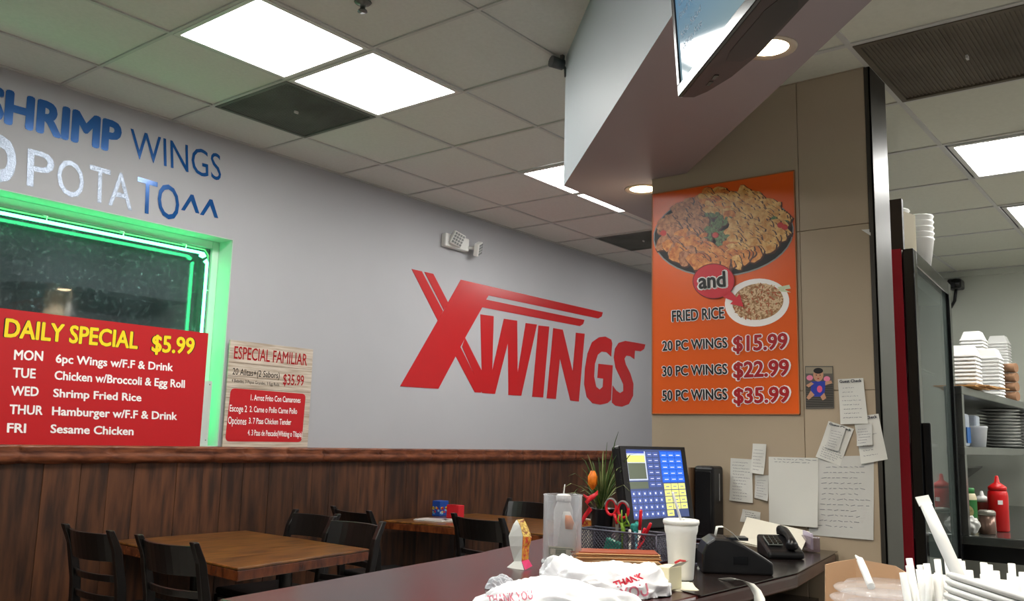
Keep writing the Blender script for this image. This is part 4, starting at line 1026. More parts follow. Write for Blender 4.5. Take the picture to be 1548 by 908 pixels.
# lucky bamboo in the basket
c = PX(943, 800, 2.47)
t = thing('bamboo_stalk', V(c.x, c.y, ZC+.005), 'bright green curled bamboo stalk below the scissors', 'plant')
Mgn = mat('bamboo_green', (120, 160, 40), .4, var=.3, scale=30)
MB().tube([(c.x, c.y, ZC+.006), (c.x, c.y+.002, c.z+.0), (c.x, c.y+.006, c.z+.02)], [.007, .007, .006], 10).build('stalk', Mgn, t)
for k, (dy, dz, r1) in enumerate(((.02, .035, .012), (-.014, .04, .009), (.006, .05, .004), (-.024, .02, .02))):
    MB().tube([(c.x, c.y+.004, c.z+.012), (c.x-.004, c.y+dy, c.z+dz*.7), (c.x-.006, c.y+dy*.7, c.z+dz+.01)], [.004, .003, .0015], 8).build('leaf', Mgn, t)

# plant in a black pot, behind the basket
px_ = 2.585; c = PX(910, 768, px_)
t = thing('potted_plant', (c.x, c.y, ZC), 'spiky grass plant in black pot with orange flower and red ribbon', 'plant')
Mpot = mat('pot_black', (26, 24, 26), .3)
MB().lathe([(.028, 0), (.030, .004), (.040, c.z-ZC-.004), (.043, c.z-ZC), (.038, c.z-ZC), (.036, c.z-ZC-.02), (0, c.z-ZC-.02)], 28, 0, (c.x, c.y, ZC+.0005)).build('pot', Mpot, t)
MB().lathe([(0, 0), (.034, 0)], 20, 0, (c.x, c.y, c.z-.014), close=False).build('soil', mat('soil', (50, 36, 26), .9), t)
Mlf = [mat('grass_green', (70, 98, 44), .5, var=.4, scale=30), mat('grass_pale', (136, 148, 96), .5)]
rr = random.Random(21); base = V(c.x, c.y, c.z-.012)
targets = [(935, 652), (918, 668), (878, 690), (858, 720), (832, 765), (862, 752), (934, 690), (940, 705), (905, 690), (896, 700), (926, 700), (948, 720), (884, 720), (870, 742), (940, 740), (952, 742), (912, 680), (890, 760), (850, 738), (930, 670)]
for k in range(84):
    if k < len(targets): tx, ty = targets[k]
    else: tx, ty = rr.gauss(920, 20), rr.uniform(684, 745)
    e = PX(tx, ty, px_+rr.uniform(-.06, .06)); L = (e-base).length
    mid = base.lerp(e, .5)+V(0, 0, .25*abs(e.y-base.y)+.008); q3 = base.lerp(e, .78)+V(0, 0, .22*abs(e.y-base.y)+.004)
    side = V(.3, 1, 0).normalized(); wd = .0032
    pts = [base+V(rr.uniform(-.01, .01), rr.uniform(-.01, .01), 0), base.lerp(mid, .55)+V(0, 0, .01), mid, q3, e]
    MB().ribbon(pts, [side*wd, side*wd*1.2, side*wd, side*wd*.6, side*.0004], .0003).build('leaf', Mlf[0 if rr.random() < .7 else 1], t)
Mor = mat('petal_orange', (240, 130, 24), .5, var=.2, scale=40)
fc = PX(896, 726, px_-.04)
fl_ = MB().tube([base, base.lerp(fc, .6)+V(0, 0, .01), fc-V(0, 0, .02)], .0022, 6).build('flower_stem', Mgn, t)
for k in range(5):
    a = k*1.257; d = V(math.cos(a), math.sin(a), 0)
    MB().ribbon([fc-V(0, 0, .03), fc+d*.012-V(0, 0, .012), fc+d*.013+V(0, 0, .012), fc+d*.006+V(0, 0, .032)], [V(-d.y, d.x, 0)*w__ for w__ in (.003, .010, .010, .001)], .0006).build('petal', Mor, t)
rb = [PX(x, y, px_-.05) for x, y in ((903, 745), (893, 752), (886, 760), (893, 768), (884, 780), (877, 796))]
MB().ribbon(rb, [V(.2, .8, .5).normalized()*w__ for w__ in (.006, .010, .007, .009, .008, .006)], .0006).build('ribbon', mat('ribbon_red', (206, 30, 44), .4), t)
rb = [PX(x, y, px_-.045) for x, y in ((882, 748), (890, 754), (898, 750), (904, 742))]
MB().ribbon(rb, [V(.2, .3, .8).normalized()*w__ for w__ in (.004, .009, .009, .003)], .0006).build('ribbon', mat('ribbon_red', (206, 30, 44), .4), t)

# menus: a stack of tan folded paper
c0 = V(2.335, -3.005, ZC); u = V(.60, -.80, 0).normalized(); v = V(-u.y, u.x, 0)
rr = random.Random(4)
for k in range(11):
    a = rr.uniform(-.07, .07); u2 = (u+v*a).normalized(); v2 = V(-u2.y, u2.x, 0)
    lbl = 'tan folded paper menu inside the stack in front of the wire basket' if 0 < k < 10 else ('rust brown card on top of the stack of tan menus' if k == 10 else 'lowest tan paper menu of the stack on the counter')
    mt = mat('menu_card_%d' % (k % 3), ((216, 168, 116), (230, 196, 152), (200, 140, 88))[k % 3], .7) if k < 10 else mat('rust_card', (150, 66, 30), .5)
    t = MB().obox(c0+V(0, 0, .0022+.0036*k)+u*rr.uniform(-.005, .005)+v*rr.uniform(-.004, .004), u2*.128, v2*.045, V(0, 0, .0016)).build('paper_menu', mt, loc=c0+V(0, 0, .0036*k), bevel=.0008, seg=1)
    tag(t, lbl, 'menu', 'tan paper menus')
c = at(868, 848)
t = MB().obox(c+V(.02, .02, .018), V(.028, .02, 0), V(-.01, .014, 0), V(0, 0, .016)).build('card_bundle', mat('cream_edge', (214, 186, 150), .7), loc=c, bevel=.008, seg=3); tag(t, 'cream rounded bundle of cards at the left end of the menu stack', 'cards')

# clear acrylic jar with money
c = V(2.235, -2.885, ZC)
M_acr = clear('clear_acrylic', a=.10)
t = thing('acrylic_jar', c, 'clear acrylic tip jar holding a banknote and white napkin', 'jar')
MB().lathe([(.0575, .001), (.0575, .196), (.0590, .200), (.0555, .200), (.0545, .196), (.0545, .010), (0, .010)], 40, 0, c).build('jar_body', M_acr, t)
MB().lathe([(.060, .0005), (.062, .004), (.060, .010), (.0575, .012)], 40, 0, c).build('base_ring', clear('clear_acrylic_thick', a=.45), t)
pb = c+V(-.005, .0, 0)
t = thing('banknote', c+V(0, 0, .012), 'green and cream banknote standing in the clear jar', 'banknote')
A_, B_ = c+V(-.028, .032, .020), c+V(-.002, -.044, .020)
nb = (B_-A_).cross(V(0, 0, 1)).normalized(); 
if nb.dot(CAM-c) < 0: nb = -nb
MB().plate([A_, B_, B_+V(0, 0, .03), A_+V(0, 0, .03)], nb, .0008).build('note', mat('note_cream', (206, 206, 178), .7), t)
def onnote(a, b): return A_+(B_-A_)*a+V(0, 0, .03*b)+nb*.0004
for pts, m in (([(.05, .12), (.95, .12), (.95, .88), (.05, .88)], mat('note_green', (110, 128, 96), .7)), ([(.10, .22), (.90, .22), (.90, .78), (.10, .78)], mat('note_cream', (206, 206, 178), .7)), ([(.3+.0, .25), (.7, .25), (.7, .75), (.3, .75)], mat('note_green', (110, 128, 96), .7))):
    nb2 = nb*.0002; MB().plate([onnote(*p)+nb2*(pts[0][0]*10) for p in pts], nb, .0001).build('note_print', m, t)
for k in range(4):
    MB().plate([A_+V(.004*k+.003, 0, -.008), B_+V(.004*k+.003, 0, -.008), B_+V(.004*k+.003, 0, .015-.002*k), A_+V(.004*k+.003, 0, .018)], nb, .0006).build('note', mat('note_grey', (170, 172, 150), .7), t)
t = thing('paper_sleeve', c+V(.01, 0, .012), 'white napkin with orange print leaning inside the clear jar', 'napkin')
MB().ribbon([c+V(.0, -.01, .012), c+V(.01, -.012, .06), c+V(.012, -.012, .11), c+V(.006, -.01, .150)], [V(.0, .030, 0), V(0, .034, 0), V(0, .028, 0), V(0, .012, 0)], .001).build('napkin', mat('napkin_white', (200, 198, 194), .8), t)
MB().ribbon([c+V(.005, -.02, .10), c+V(.004, -.022, .12), c+V(.0, -.02, .14)], [V(0, .012, 0), V(0, .016, 0), V(0, .010, 0)], .001).build('orange_patch', mat('patch_orange', (220, 140, 90), .7), t)

# pump bottle behind the jar
c = V(2.50, -2.70, ZC)
ct = PX(852, 757, c.x)
t = thing('sauce_dispenser', c, 'grey white bottle with ribbed white cap and thin spout behind the jar', 'bottle')
hz = PX(850, 757, c.x).z-ZC; c.y = ct.y
t.location = c
MB().lathe([(.03, 0), (.032, .004), (.032, hz-.03), (.024, hz-.008), (.02, hz)], 24, 0, c).build('bottle_body', clear('cloudy_plastic', (210, 210, 205), .5, .3), t)
mb = MB().lathe([(.024, hz), (.0245, hz+.018), (.020, hz+.022), (.006, hz+.024)], 24, 0, c); 
for k in range(16):
    a = k*math.pi/8; mb.obox(c+V(.0245*math.cos(a), .0245*math.sin(a), hz+.010), V(.001, 0, 0), V(0, .001, 0), V(0, 0, .008))
mb.build('ribbed_cap', M_white, t)
MB().tube([c+V(0, 0, hz+.022), c+V(0, -.004, hz+.055)], [.003, .0015], 8).build('spout', M_white, t)

# standing folded printed paper
c = at(786, 858)
t = thing('folded_paper_sleeve', c, 'folded white paper sleeve with yellow and pink print standing on counter', 'paper sleeve')
def DP(x, y, d): 
    r_ = ray(x, y); k = (c.x+d)/r_.x; return CAM+r_*k
Lf = [DP(*p) for p in ((765, 858, -.02), (777, 848, .01), (771, 825, .0), (769, 810, 0), (776, 792, .01), (781, 785, .02))]
Rt_ = [DP(*p) for p in ((792, 861, -.03), (788, 848, -.01), (789, 825, -.01), (790, 810, -.01), (786, 795, .0), (782, 786, .018))]
mb = MB(); n = 6; mb.add(Lf+Rt_, [(i, 6+i, 7+i, 1+i) for i in range(5)]); o = mb.build('white_panel', M_paper, t); sm = o.modifiers.new('s', 'SOLIDIFY'); sm.thickness = .0008
R2 = [DP(*p) for p in ((805, 855, .03), (799, 845, .03), (800, 828, .03), (804, 812, .03), (798, 796, .03), (792, 784, .03))]
L2 = [DP(*p) for p in ((794, 861, -.028), (789, 848, -.008), (790, 825, -.008), (791, 810, -.008), (787, 795, .002), (782, 785, .018))]
mb = MB(); mb.add(L2+R2, [(i, 6+i, 7+i, 1+i) for i in range(5)])
o = mb.build('printed_panel', [mat('sleeve_print', (226, 178, 60), .5, rgb2=(196, 40, 50), scale=95), mat('sleeve_pink', (214, 50, 110), .5), mat('sleeve_print2', (232, 206, 110), .5, rgb2=(120, 50, 40), scale=120)], t)
for k, p in enumerate(o.data.polygons): p.material_index = (1, 0, 0, 2, 2)[k]
sm = o.modifiers.new('s', 'SOLIDIFY'); sm.thickness = .0008
c = PX(888, 797, 2.56)
t = thing('printed_packet', V(c.x, c.y, ZC), 'small yellow and red printed packet behind the jar left of the pot', 'packet')
MB().box((2.56, c.y-.022, ZC+.001), (2.572, c.y+.022, PX(888, 784, 2.56).z)).build('packet', mat('packet_white', (214, 206, 190), .6), t, bevel=.002)
MB().box((2.5585, c.y-.020, PX(888, 797, 2.56).z), (2.56, c.y+.020, PX(888, 786, 2.56).z)).build('print_band', mat('sleeve_print', (226, 178, 60), .5), t)

# crumpled plastic bags
def bag(name, cpx, rx, ry, h, rot, seed, label, ridge=.5, peaks=()):
    c = at(*cpx); bm = bmesh.new(); bmesh.ops.create_icosphere(bm, subdivisions=6, radius=1)
    u = V(math.cos(rot), math.sin(rot), 0); v = V(-u.y, u.x, 0); vs = []
    for vt in bm.verts:
        p = vt.co.copy(); a = math.atan2(p.y, p.x)
        q3 = Vector((p.x*1.6+seed, p.y*1.6, p.z*1.2)); w1 = noise.noise(q3)
        q4 = Vector((p.x*3.2+seed*2, p.y*5, p.z*3)); w2 = 1-abs(noise.noise(q4*.75))*2.4
        q5 = Vector((p.x*9+seed, p.y*10, p.z*8)); w3 = 1-abs(noise.noise(q5))*2
        k = 1+.20*w1+ridge*.10*w2+ridge*.018*w3
        x, y, z = p.x*rx*k, p.y*ry*k, 0
        prof = max(0, p.z)
        z = h*(prof**.8)*(1+.35*w1+ridge*.32*w2+ridge*.045*w3) if p.z > 0 else 0
        for (ax, ay, ah, aw) in peaks:
            d2 = ((p.x-ax)**2+(p.y-ay)**2)/aw**2
            if p.z > 0: z += ah*math.exp(-d2)
        vs.append(c+u*x+v*y+V(0, 0, max(z, 0)+.0015+(.0 if p.z > -.2 else 0)))
    t = thing(name, c, label, 'plastic bag')
    mb = MB(); mb.add(vs, [[w_.index for w_ in f.verts] for f in bm.faces], 0, True); bm.free()
    o = mb.build('bag_film', M_bag, t); 
    return t, mb, c, u, v
M_bag = mat('white_plastic_film', (243, 244, 247), .35, bump=.10, scale=14, coat=.3, coatr=.2, detail=5)
def on_bag(mb, t, sx, A, B, T, m, off=0, nm='print'):
    """print text on the film: A,B,T pixels; cast onto the bag surface"""
    bv = BVHTree.FromPolygons([tuple(p) for p in mb.v], mb.f)
    tm = MB(); d0 = 1.6; text_into(tm, sx, PD(*A, d0), PD(*B, d0), PD(*T, d0), V(0, 0, 1e-6), 0, off)
    me_v = []
    for p in tm.v:
        d = (p-CAM).normalized(); hit = bv.ray_cast(CAM, d)
        me_v.append(hit[0]-d*.0015 if hit[0] is not None else None)
    fs = [f for f in tm.f if all(me_v[i] is not None for i in f)]
    tm2 = MB(); tm2.add([q_ if q_ is not None else CAM for q_ in me_v], fs)
    used = sorted({i for f in fs for i in f}); mp = {a: b for b, a in enumerate(used)}
    tm3 = MB(); tm3.add([me_v[i] for i in used], [[mp[i] for i in f] for f in fs]); 
    if fs: tm3.build(nm, m, t)
b1, mb1, *_ = bag('plastic_bag', (912, 896), .155, .085, .052, -.95, 3.1, 'crumpled white plastic bag with red THANK YOU print, the rear one of two', 1.0, peaks=((-.62, .1, .030, .3), (.75, 0, .02, .3)))
b2, mb2, *_ = bag('plastic_bag', (842, 925), .17, .085, .055, -1.0, 8.7, 'smooth white plastic bag at the bottom edge in front of the other bag', .55)
Mpk = mat('bag_pink_print', (214, 120, 140), .5); Mrd = mat('bag_red_print', (206, 30, 60), .5)
on_bag(mb1, b1, 'YOU', (940, 908), (982, 899), (936, 889), Mpk, .02)
on_bag(mb1, b1, 'THANK', (930, 888), (973, 874), (926, 879), Mrd, .05)
on_bag(mb2, b2, 'THANK YOU', (738, 913), (806, 905), (736, 899), Mpk, .02)
b3, *_ = bag('plastic_wrap', (758, 890), .035, .025, .022, -.9, 5.5, 'small twist of clear plastic film at the left end of the bags', 1.2)
for o in bpy.data.objects:
    if o.parent == b3: o.data.materials[0] = clear('clear_film', a=.45, rough=.15)

# receipt printer, phone, wires, papers on the desk
rp = at(1120, 872); 
t = thing('receipt_printer', V(2.62, -3.24, ZC), 'black receipt printer with curved lid on the desk', 'printer')
# profile in local x (towards the staff side), extruded across
U = V(.55, -.835, 0).normalized(); W = V(-U.y, U.x, 0)*-1      # U along the front, W away from the camera
W = V(.835, .55, 0); O = at(1062, 868)
def RP(a, b, z): return O+U*a+W*b+V(0, 0, z)
prof = [(0, .003), (0, .055), (.012, .085), (.035, .100), (.075, .098), (.12, .080), (.17, .052), (.195, .036), (.195, .003)]
mb = MB(); n = len(prof); vs = [RP(a, .0, z) for a, z in prof]+[RP(a, .13, z) for a, z in prof]
mb.add(vs, [tuple(range(n))[::-1], tuple(range(n, 2*n))]+[(i, (i+1) % n, n+(i+1) % n, n+i) for i in range(n)])
o = mb.build('body', M_black, t, bevel=.006, seg=2); bm = bmesh.new(); bm.from_mesh(o.data); bmesh.ops.recalc_face_normals(bm, faces=bm.faces); bm.to_mesh(o.data); bm.free()
mb = MB(); mb.add([RP(.085, -.001, .03), RP(.125, -.001, .03), RP(.125, -.001, .052), RP(.085, -.001, .052), RP(.085, .002, .03), RP(.125, .002, .03), RP(.125, .002, .052), RP(.085, .002, .052)], [(0, 1, 2, 3), (0, 4, 5, 1), (1, 5, 6, 2), (2, 6, 7, 3), (3, 7, 4, 0)]); mb.build('front_window', M_blackg, t, kind=None)
MB().obox(RP(.10, .05, .097), U*.03, W*.03, V(0, 0, .004)).build('lid_recess', M_blackg, t)
MB().ribbon([RP(.045, .07, .10), RP(.05, .065, .125), RP(.065, .05, .128), RP(.085, .03, .115), RP(.10, .01, .098)], W*.022, .0004).build('paper_roll_end', M_paper, t)
t = thing('receipt_strip', at(1130, 890), 'long curling paper receipt hanging over the desk edge', 'receipt')
pts = [at(1092, 876, ZC+.004)]+[PZ(1112, 874, ZC+.018), PZ(1132, 880, ZC+.016), PZ(1142, 890, ZC+.004), PZ(1148, 902, ZC-.01), PZ(1149, 925, ZC-.035)]
MB().ribbon(pts, V(.5, .85, 0).normalized()*.022, .0004).build('strip', M_paper, t)
# desk phone
t = thing('desk_phone', V(2.85, -3.25, ZC), 'black desk phone with handset and grey keypad beside the pillar', 'phone')
O2 = at(1162, 846); U2 = V(.62, -.78, 0).normalized(); W2 = V(.78, .62, 0)
def PH(a, b, z): return O2+U2*a*.78+W2*b*.78+V(0, 0, .003+(z-.003)*.8)
mb = MB(); mb.add([PH(0, 0, .003), PH(.15, 0, .003), PH(.15, .18, .003), PH(0, .18, .003), PH(0, 0, .03), PH(.15, 0, .03), PH(.15, .18, .085), PH(0, .18, .085)], [(3, 2, 1, 0), (4, 5, 6, 7), (0, 1, 5, 4), (1, 2, 6, 5), (2, 3, 7, 6), (3, 0, 4, 7)])
mb.build('base', M_black, t, bevel=.008)
kb = [PH(.015, .05, .051), PH(.075, .05, .051), PH(.075, .13, .0755), PH(.015, .13, .0755)]
nk = (kb[1]-kb[0]).cross(kb[3]-kb[0]).normalized(); nk = nk if nk.z > 0 else -nk
MB().plate([p+nk*.004 for p in kb], nk, .004).build('keypad', mat('keypad_grey', (120, 126, 122), .4), t)
for i in range(3):
    for j in range(4):
        p = kb[0].lerp(kb[1], (i+.5)/3).lerp(kb[3].lerp(kb[2], (i+.5)/3), (j+.5)/4); MB().obox(p+nk*.006, (kb[1]-kb[0]).normalized()*.006, (kb[3]-kb[0]).normalized()*.006, nk*.002).build('key', M_blackg, t)
hs = [PH(.10, .01, .055), PH(.11, .05, .072), PH(.115, .10, .085), PH(.115, .15, .098), PH(.11, .18, .098)]
MB().tube([hs[0]-V(0, 0, .01), hs[0], hs[1], hs[2], hs[3], hs[4], hs[4]-V(0, 0, .012)], [.016, .02, .013, .012, .014, .02, .017], 12).build('handset', M_black, t)
cp = []; st = V(2.93, -3.46, ZC-.005); rr2 = .009
for k in range(220):
    tt = k/219; a = tt*2*math.pi*20; pz = st+V(.03*math.sin(tt*3.1), -.02*tt, -.16*tt+.05*math.sin(tt*3.1)); cp.append(pz+V(rr2*math.cos(a), rr2*math.sin(a), 0))
MB().tube(cp, .0022, 5).build('coiled_cord', M_black, t)
# open white folder leaning on the pillar
t = thing('white_folder', PX(1165, 815, 3.1), 'blank white folder propped open behind the printer and phone', 'folder')
A4 = [PX(1129, 781, 3.12), PX(1224, 803, 3.17), PX(1208, 840, 3.04), PX(1115, 817, 3.02)]
nf = (A4[1]-A4[0]).cross(A4[3]-A4[0]).normalized(); nf = nf if nf.dot(CAM-A4[0]) > 0 else -nf
MB().plate(A4, nf, .003).build('cover', mat('folder_cream', (226, 222, 208), .7), t)
MB().plate([A4[3]-V(0, 0, .004), A4[2]-V(0, 0, .004), A4[2]+V(.04, 0, .0), A4[3]+V(.10, 0, .0)], V(0, 0, 1), .002).build('back_cover', mat('folder_cream', (226, 222, 208), .7), t)
# wire tray + papers
c = at(1064, 862)
t = thing('wire_tray', c, 'small black wire tray behind the foam cup', 'tray')
mb = MB(); a0, a1 = V(2.48, -3.10, ZC+.002), V(2.62, -3.21, ZC+.06)
for z in (ZC+.004, ZC+.062):
    for p0, p1 in (((2.50, -3.16), (2.59, -3.25)), ((2.59, -3.25), (2.69, -3.17)), ((2.69, -3.17), (2.60, -3.08)), ((2.60, -3.08), (2.50, -3.16))): mb.tube([p0+(z,), p1+(z,)], .003, 6)
for p0 in ((2.50, -3.16), (2.59, -3.25), (2.69, -3.17), (2.60, -3.08)): mb.tube([p0+(ZC+.004,), p0+(ZC+.062,)], .002, 6)
mb.build('wire_frame', wm, t)
MB().prism([(2.507, -3.16), (2.59, -3.242), (2.682, -3.17), (2.60, -3.088)], ZC+.008, ZC+.05).build('tray_body', M_black, t, bevel=.003)
c = at(1090, 862)
for k in range(5):
    t = MB().obox(c+V(.0, .0, .0042+.0030*k), V(.05, -.028+.002*k, 0), V(.018, .032, 0), V(0, 0, .0012)).build('paper_slip', M_paper, loc=c+V(0, 0, .003*k)); tag(t, 'white order slip in the small pile left of the printer', 'paper', 'white slips left of the printer')
c = at(1226, 832, ZC+.02)
t = thing('card_holder', V(3.12, -3.31, ZC), 'small purple grey card holder with cards at the desk end by the pillar', 'card holder')
MB().obox(V(3.13, -3.30, ZC+.03), V(.03, .03, 0), V(-.012, .012, 0), V(0, 0, .025)).build('holder', clear('smoky_plastic', (120, 100, 110), .4), t, bevel=.003)
MB().obox(V(3.125, -3.295, ZC+.042), V(.024, .024, .003), V(-.002, .002, 0), V(0, 0, .026)).build('card', mat('card_lilac', (190, 180, 200), .6), t)

# ================================================================== FOREGROUND RIGHT
# blue grey tray under a brown cardboard box with clear lids
Zs = ZC
t = thing('blue_tray', (1.55, -4.0, Zs), 'pale blue grey plastic tub holding the brown box at lower right', 'tub')
tb = [PZ(1214, 905, Zs+.06), PZ(1256, 883, Zs+.06), PZ(1395, 905, Zs+.06)]
c4 = [(tb[0].x-.02, tb[0].y-.02), (tb[1].x-.0, tb[1].y-.0)]
tp = [(1.30, -3.98), (1.62, -3.87), (1.70, -4.09), (1.38, -4.20)]
MB().prism(tp, Zs+.001, Zs+.05).build('tub', mat('blue_grey_plastic', (160, 176, 196), .4), t, bevel=.008, seg=3)
cb = V(1.50, -4.03, Zs+.05)
t = thing('cardboard_box', cb, 'open brown cardboard box behind the clear plastic lids', 'box')
def fp(x, y, d): return PD(x, y, d)
M_card = mat('brown_cardboard', (186, 150, 116), .8, var=.08, scale=12)
back = [fp(1247, 853, 1.63), fp(1262, 849, 1.64), fp(1293, 844, 1.66), (fp(1354, 855, 1.66)), fp(1372, 866, 1.65), fp(1388, 886, 1.60)]
bot = [V(p.x-.01, p.y, Zs+.052) for p in back]
mb = MB(); n = len(back); mb.add(back+bot, [(i, i+1, n+i+1, n+i) for i in range(n-1)]); o = mb.build('back_flap', M_card, t); sm = o.modifiers.new('s', 'SOLIDIFY'); sm.thickness = .003
fr_ = [V(p.x-.24, p.y-.06, Zs+.052) for p in back]; frt = [p+V(0, 0, .012) for p in fr_]
mb = MB(); mb.add(bot+fr_+frt, [(i, i+1, n+i+1, n+i) for i in range(n-1)]+[(n+i, n+i+1, 2*n+i+1, 2*n+i) for i in range(n-1)]); o = mb.build('box_bottom', M_card, t); sm = o.modifiers.new('s', 'SOLIDIFY'); sm.thickness = .003
M_clr = clear('clear_lid_plastic', (245, 248, 250), .02, .06, .30)
for k in range(7):  # pile of clear plastic lids
    cx = fp(1334+4*math.sin(k*2.2), 880, 1.50); cc_ = V(cx.x, cx.y, Zs+.060+.0150*k)
    t = MB().lathe([(.070, 0), (.072, .003), (.069, .005), (.058, .006), (.054, .012), (.0, .013)], 36, 0, cc_, axis=(.008*math.sin(k*1.7), .008*math.cos(k*2.3), 1)).build('plastic_lid', M_clr, loc=cc_)
    tag(t, 'clear round plastic lid in the pile in front of the brown box' if k < 6 else 'topmost clear plastic lid of the pile before the brown box', 'dish', 'clear plastic lids in a pile')
def straw_thing(a, b, label, r=.0045, group=None, name='wrapped_straw'):
    a, b = Vector(a), Vector(b); d = (b-a); t = thing(name, a, label, 'straw', group)
    side = d.cross(CF).normalized()
    MB().tube([a, a.lerp(b, .33), a.lerp(b, .66), b], [r, r*.95, r, r*.9], 8).build('wrapper', mat('straw_paper', (230, 230, 226), .7), t)
    if r > .005: MB().obox(b+d.normalized()*.004, side*r*1.08, d.normalized()*.005, d.cross(side).normalized()*.0008).build('flat_end', mat('straw_paper', (230, 230, 226), .7), t)
    return t
straw_thing(fp(1317, 886, 1.50), fp(1300, 846, 1.56), 'white wrapped straw lying against the brown cardboard box', .006)
straw_thing(fp(1386, 912, 1.40), fp(1396, 890, 1.42), 'short white wrapped straw stub at the right end of the lids', .006)

# straw holder with many wrapped straws, one big straw and foam cup stack in front
hb = fp(1490, 900, 1.14); hb.z = Zs
az = V(hb.x, hb.y+4.4464, 0).normalized(); sd = V(az.y, -az.x, 0)         # away / right
t = thing('straw_holder', hb, 'black box holder packed with white wrapped straws at lower right', 'straw holder')
mb = MB()
for c_, ux, uy in ((-.062, .0015, .045), (.10, .0015, .045)): mb.obox(hb+sd*c_+V(0, 0, .075), sd*ux, az*uy, V(0, 0, .073))
for c_ in (-.045, .045): mb.obox(hb+sd*.02+az*c_+V(0, 0, .075), sd*.08, az*.0015, V(0, 0, .073))
mb.build('box_wall', M_black, t)
MB().obox(hb+sd*.02+V(0, 0, .003), sd*.08, az*.045, V(0, 0, .002)).build('box_floor', M_black, t)
rr = random.Random(9)
for k in range(72):
    i = k % 24; row = k//24
    s0 = -.056+.0066*i+.002*row; base = hb+sd*(s0*.96+.002)+az*(-.03+.03*row+rr.uniform(-.003, .003))+V(0, 0, .006)
    lean = (s0-.02)*.35; top = base+sd*(lean+rr.uniform(-.004, .004))+az*rr.uniform(-.006, .006)+V(0, 0, .216+rr.uniform(-.008, .006)+.006*row)
    straw_thing(base, top, 'white paper wrapped straw standing packed in the black holder', .0042, 'wrapped straws in the holder')
straw_thing(hb-sd*.066+V(0, 0, .09)-az*.03, fp(1406, 868, 1.10), 'white wrapped straw sagging out at the left side of holder', .0037)
a_ = fp(1441, 853, 1.0); b_s = fp(1399, 762, 1.02); low = a_+(a_-b_s)*1.2
straw_thing(a_+(a_-b_s)*.8, b_s, 'large white wrapped straw leaning left high above the holder', .0062)
# stack of white foam dishes in the very foreground, leaning to the right
axd = (V(0, 0, 1)+sd*.26+az*.13).normalized()
tl = fp(1433, 855, .80); rgt = (sd-axd*sd.dot(axd)).normalized(); Rr = .066
topc = tl+rgt*Rr
for k in range(26):
    c_ = topc-axd*(.0052*k+.008)
    r_ = Rr-.0004*k
    prof = [(.050, -.003), (r_-.003, -.0005), (r_-.0005, .0005), (r_, .002), (r_-.0005, .0035), (r_-.003, .0042)]
    if k == 0: prof += [(r_-.012, .0048), (.03, .0055), (0, .0055)]
    lb = 'white foam dish topmost on the leaning stack at the lower right' if k == 0 else 'white foam dish in the leaning stack at the lower right corner'
    t = MB().lathe(prof, 56, 0, c_, axis=axd, close=False).build('foam_dish', M_foam, loc=c_); tag(t, lb, 'dish', 'white foam dishes stacked in the foreground')
    zl = c_
ft = V(zl.x-axd.x*.01, zl.y-axd.y*.01, Zs)
t = thing('paper_carton', ft, 'white carton under the leaning stack of foam dishes', 'carton')
MB().lathe([(.040, .001), (.045, .004), (.050, zl.z-Zs-.035), (.048, zl.z-Zs-.030)], 40, 0, ft).build('carton_body', M_white, t)

# ================================================================== KITCHEN
# glass door cooler
cz1 = E+.78; cxa, cya = 3.66, -3.546
t = thing('display_cooler', (3.66, -3.546, 0), 'tall black glass door cooler with a red side stripe', 'cooler')
cool = t
mb = MB()
mb.box((cxa, -3.50, 0), (cxa+.03, -2.75, cz1-.002)); mb.box((4.555, -3.50, 0), (4.585, -2.75, cz1-.002)); mb.box((cxa, -2.78, 0), (4.585, -2.75, cz1-.002)); mb.box((cxa, -3.50, cz1-.10), (4.585, -2.75, cz1-.002)); mb.box((cxa, -3.50, 0), (4.585, -2.75, .2))
mb.build('cabinet', M_black, t)
MB().box((cxa-.006, -3.502, 0), (cxa, -3.462, cz1)).build('red_stripe', mat('cooler_red', (170, 20, 44), .35), t)
MB().box((cxa-.003, -3.46, .1), (cxa, -2.78, cz1-.01)).build('side_panel', M_black, t)
dr = MB(); fw = .06
dr.box((cxa, cya, .12), (cxa+fw, -3.505, cz1)); dr.box((4.585-fw, cya, .12), (4.585, -3.505, cz1)); dr.box((cxa+fw, cya, cz1-fw), (4.585-fw, -3.505, cz1)); dr.box((cxa+fw, cya, .12), (4.585-fw, -3.505, .2))
door = dr.build('door', M_blackg, t, bevel=.004)
MB().box((cxa+fw, -3.530, .2), (4.585-fw, -3.524, cz1-fw)).build('glass_pane', clear('cooler_glass', (90, 100, 96), .14, .03), door)
MB().box((cxa+.015, cya-.03, E-.25), (cxa+.035, cya-.0, E+.1)).build('handle', M_blackg, door, bevel=.004)
for z in (E-.75, E-.35, E+.02, E+.35):
    mb = MB()
    for k in range(14): mb.tube([(cxa+.05+k*.055, -3.46, z), (cxa+.05+k*.055, -2.8, z)], .003, 4)
    mb.tube([(cxa+.03, -3.46, z), (4.555, -3.46, z)], .005, 6); mb.build('wire_shelf', M_steeld, t)
M_bot = [mat('bottle_dark', (40, 44, 40), .2), mat('bottle_olive', (96, 92, 50), .3), mat('bottle_pale', (180, 176, 160), .4)]
proto = None
rr = random.Random(2); kk = 0
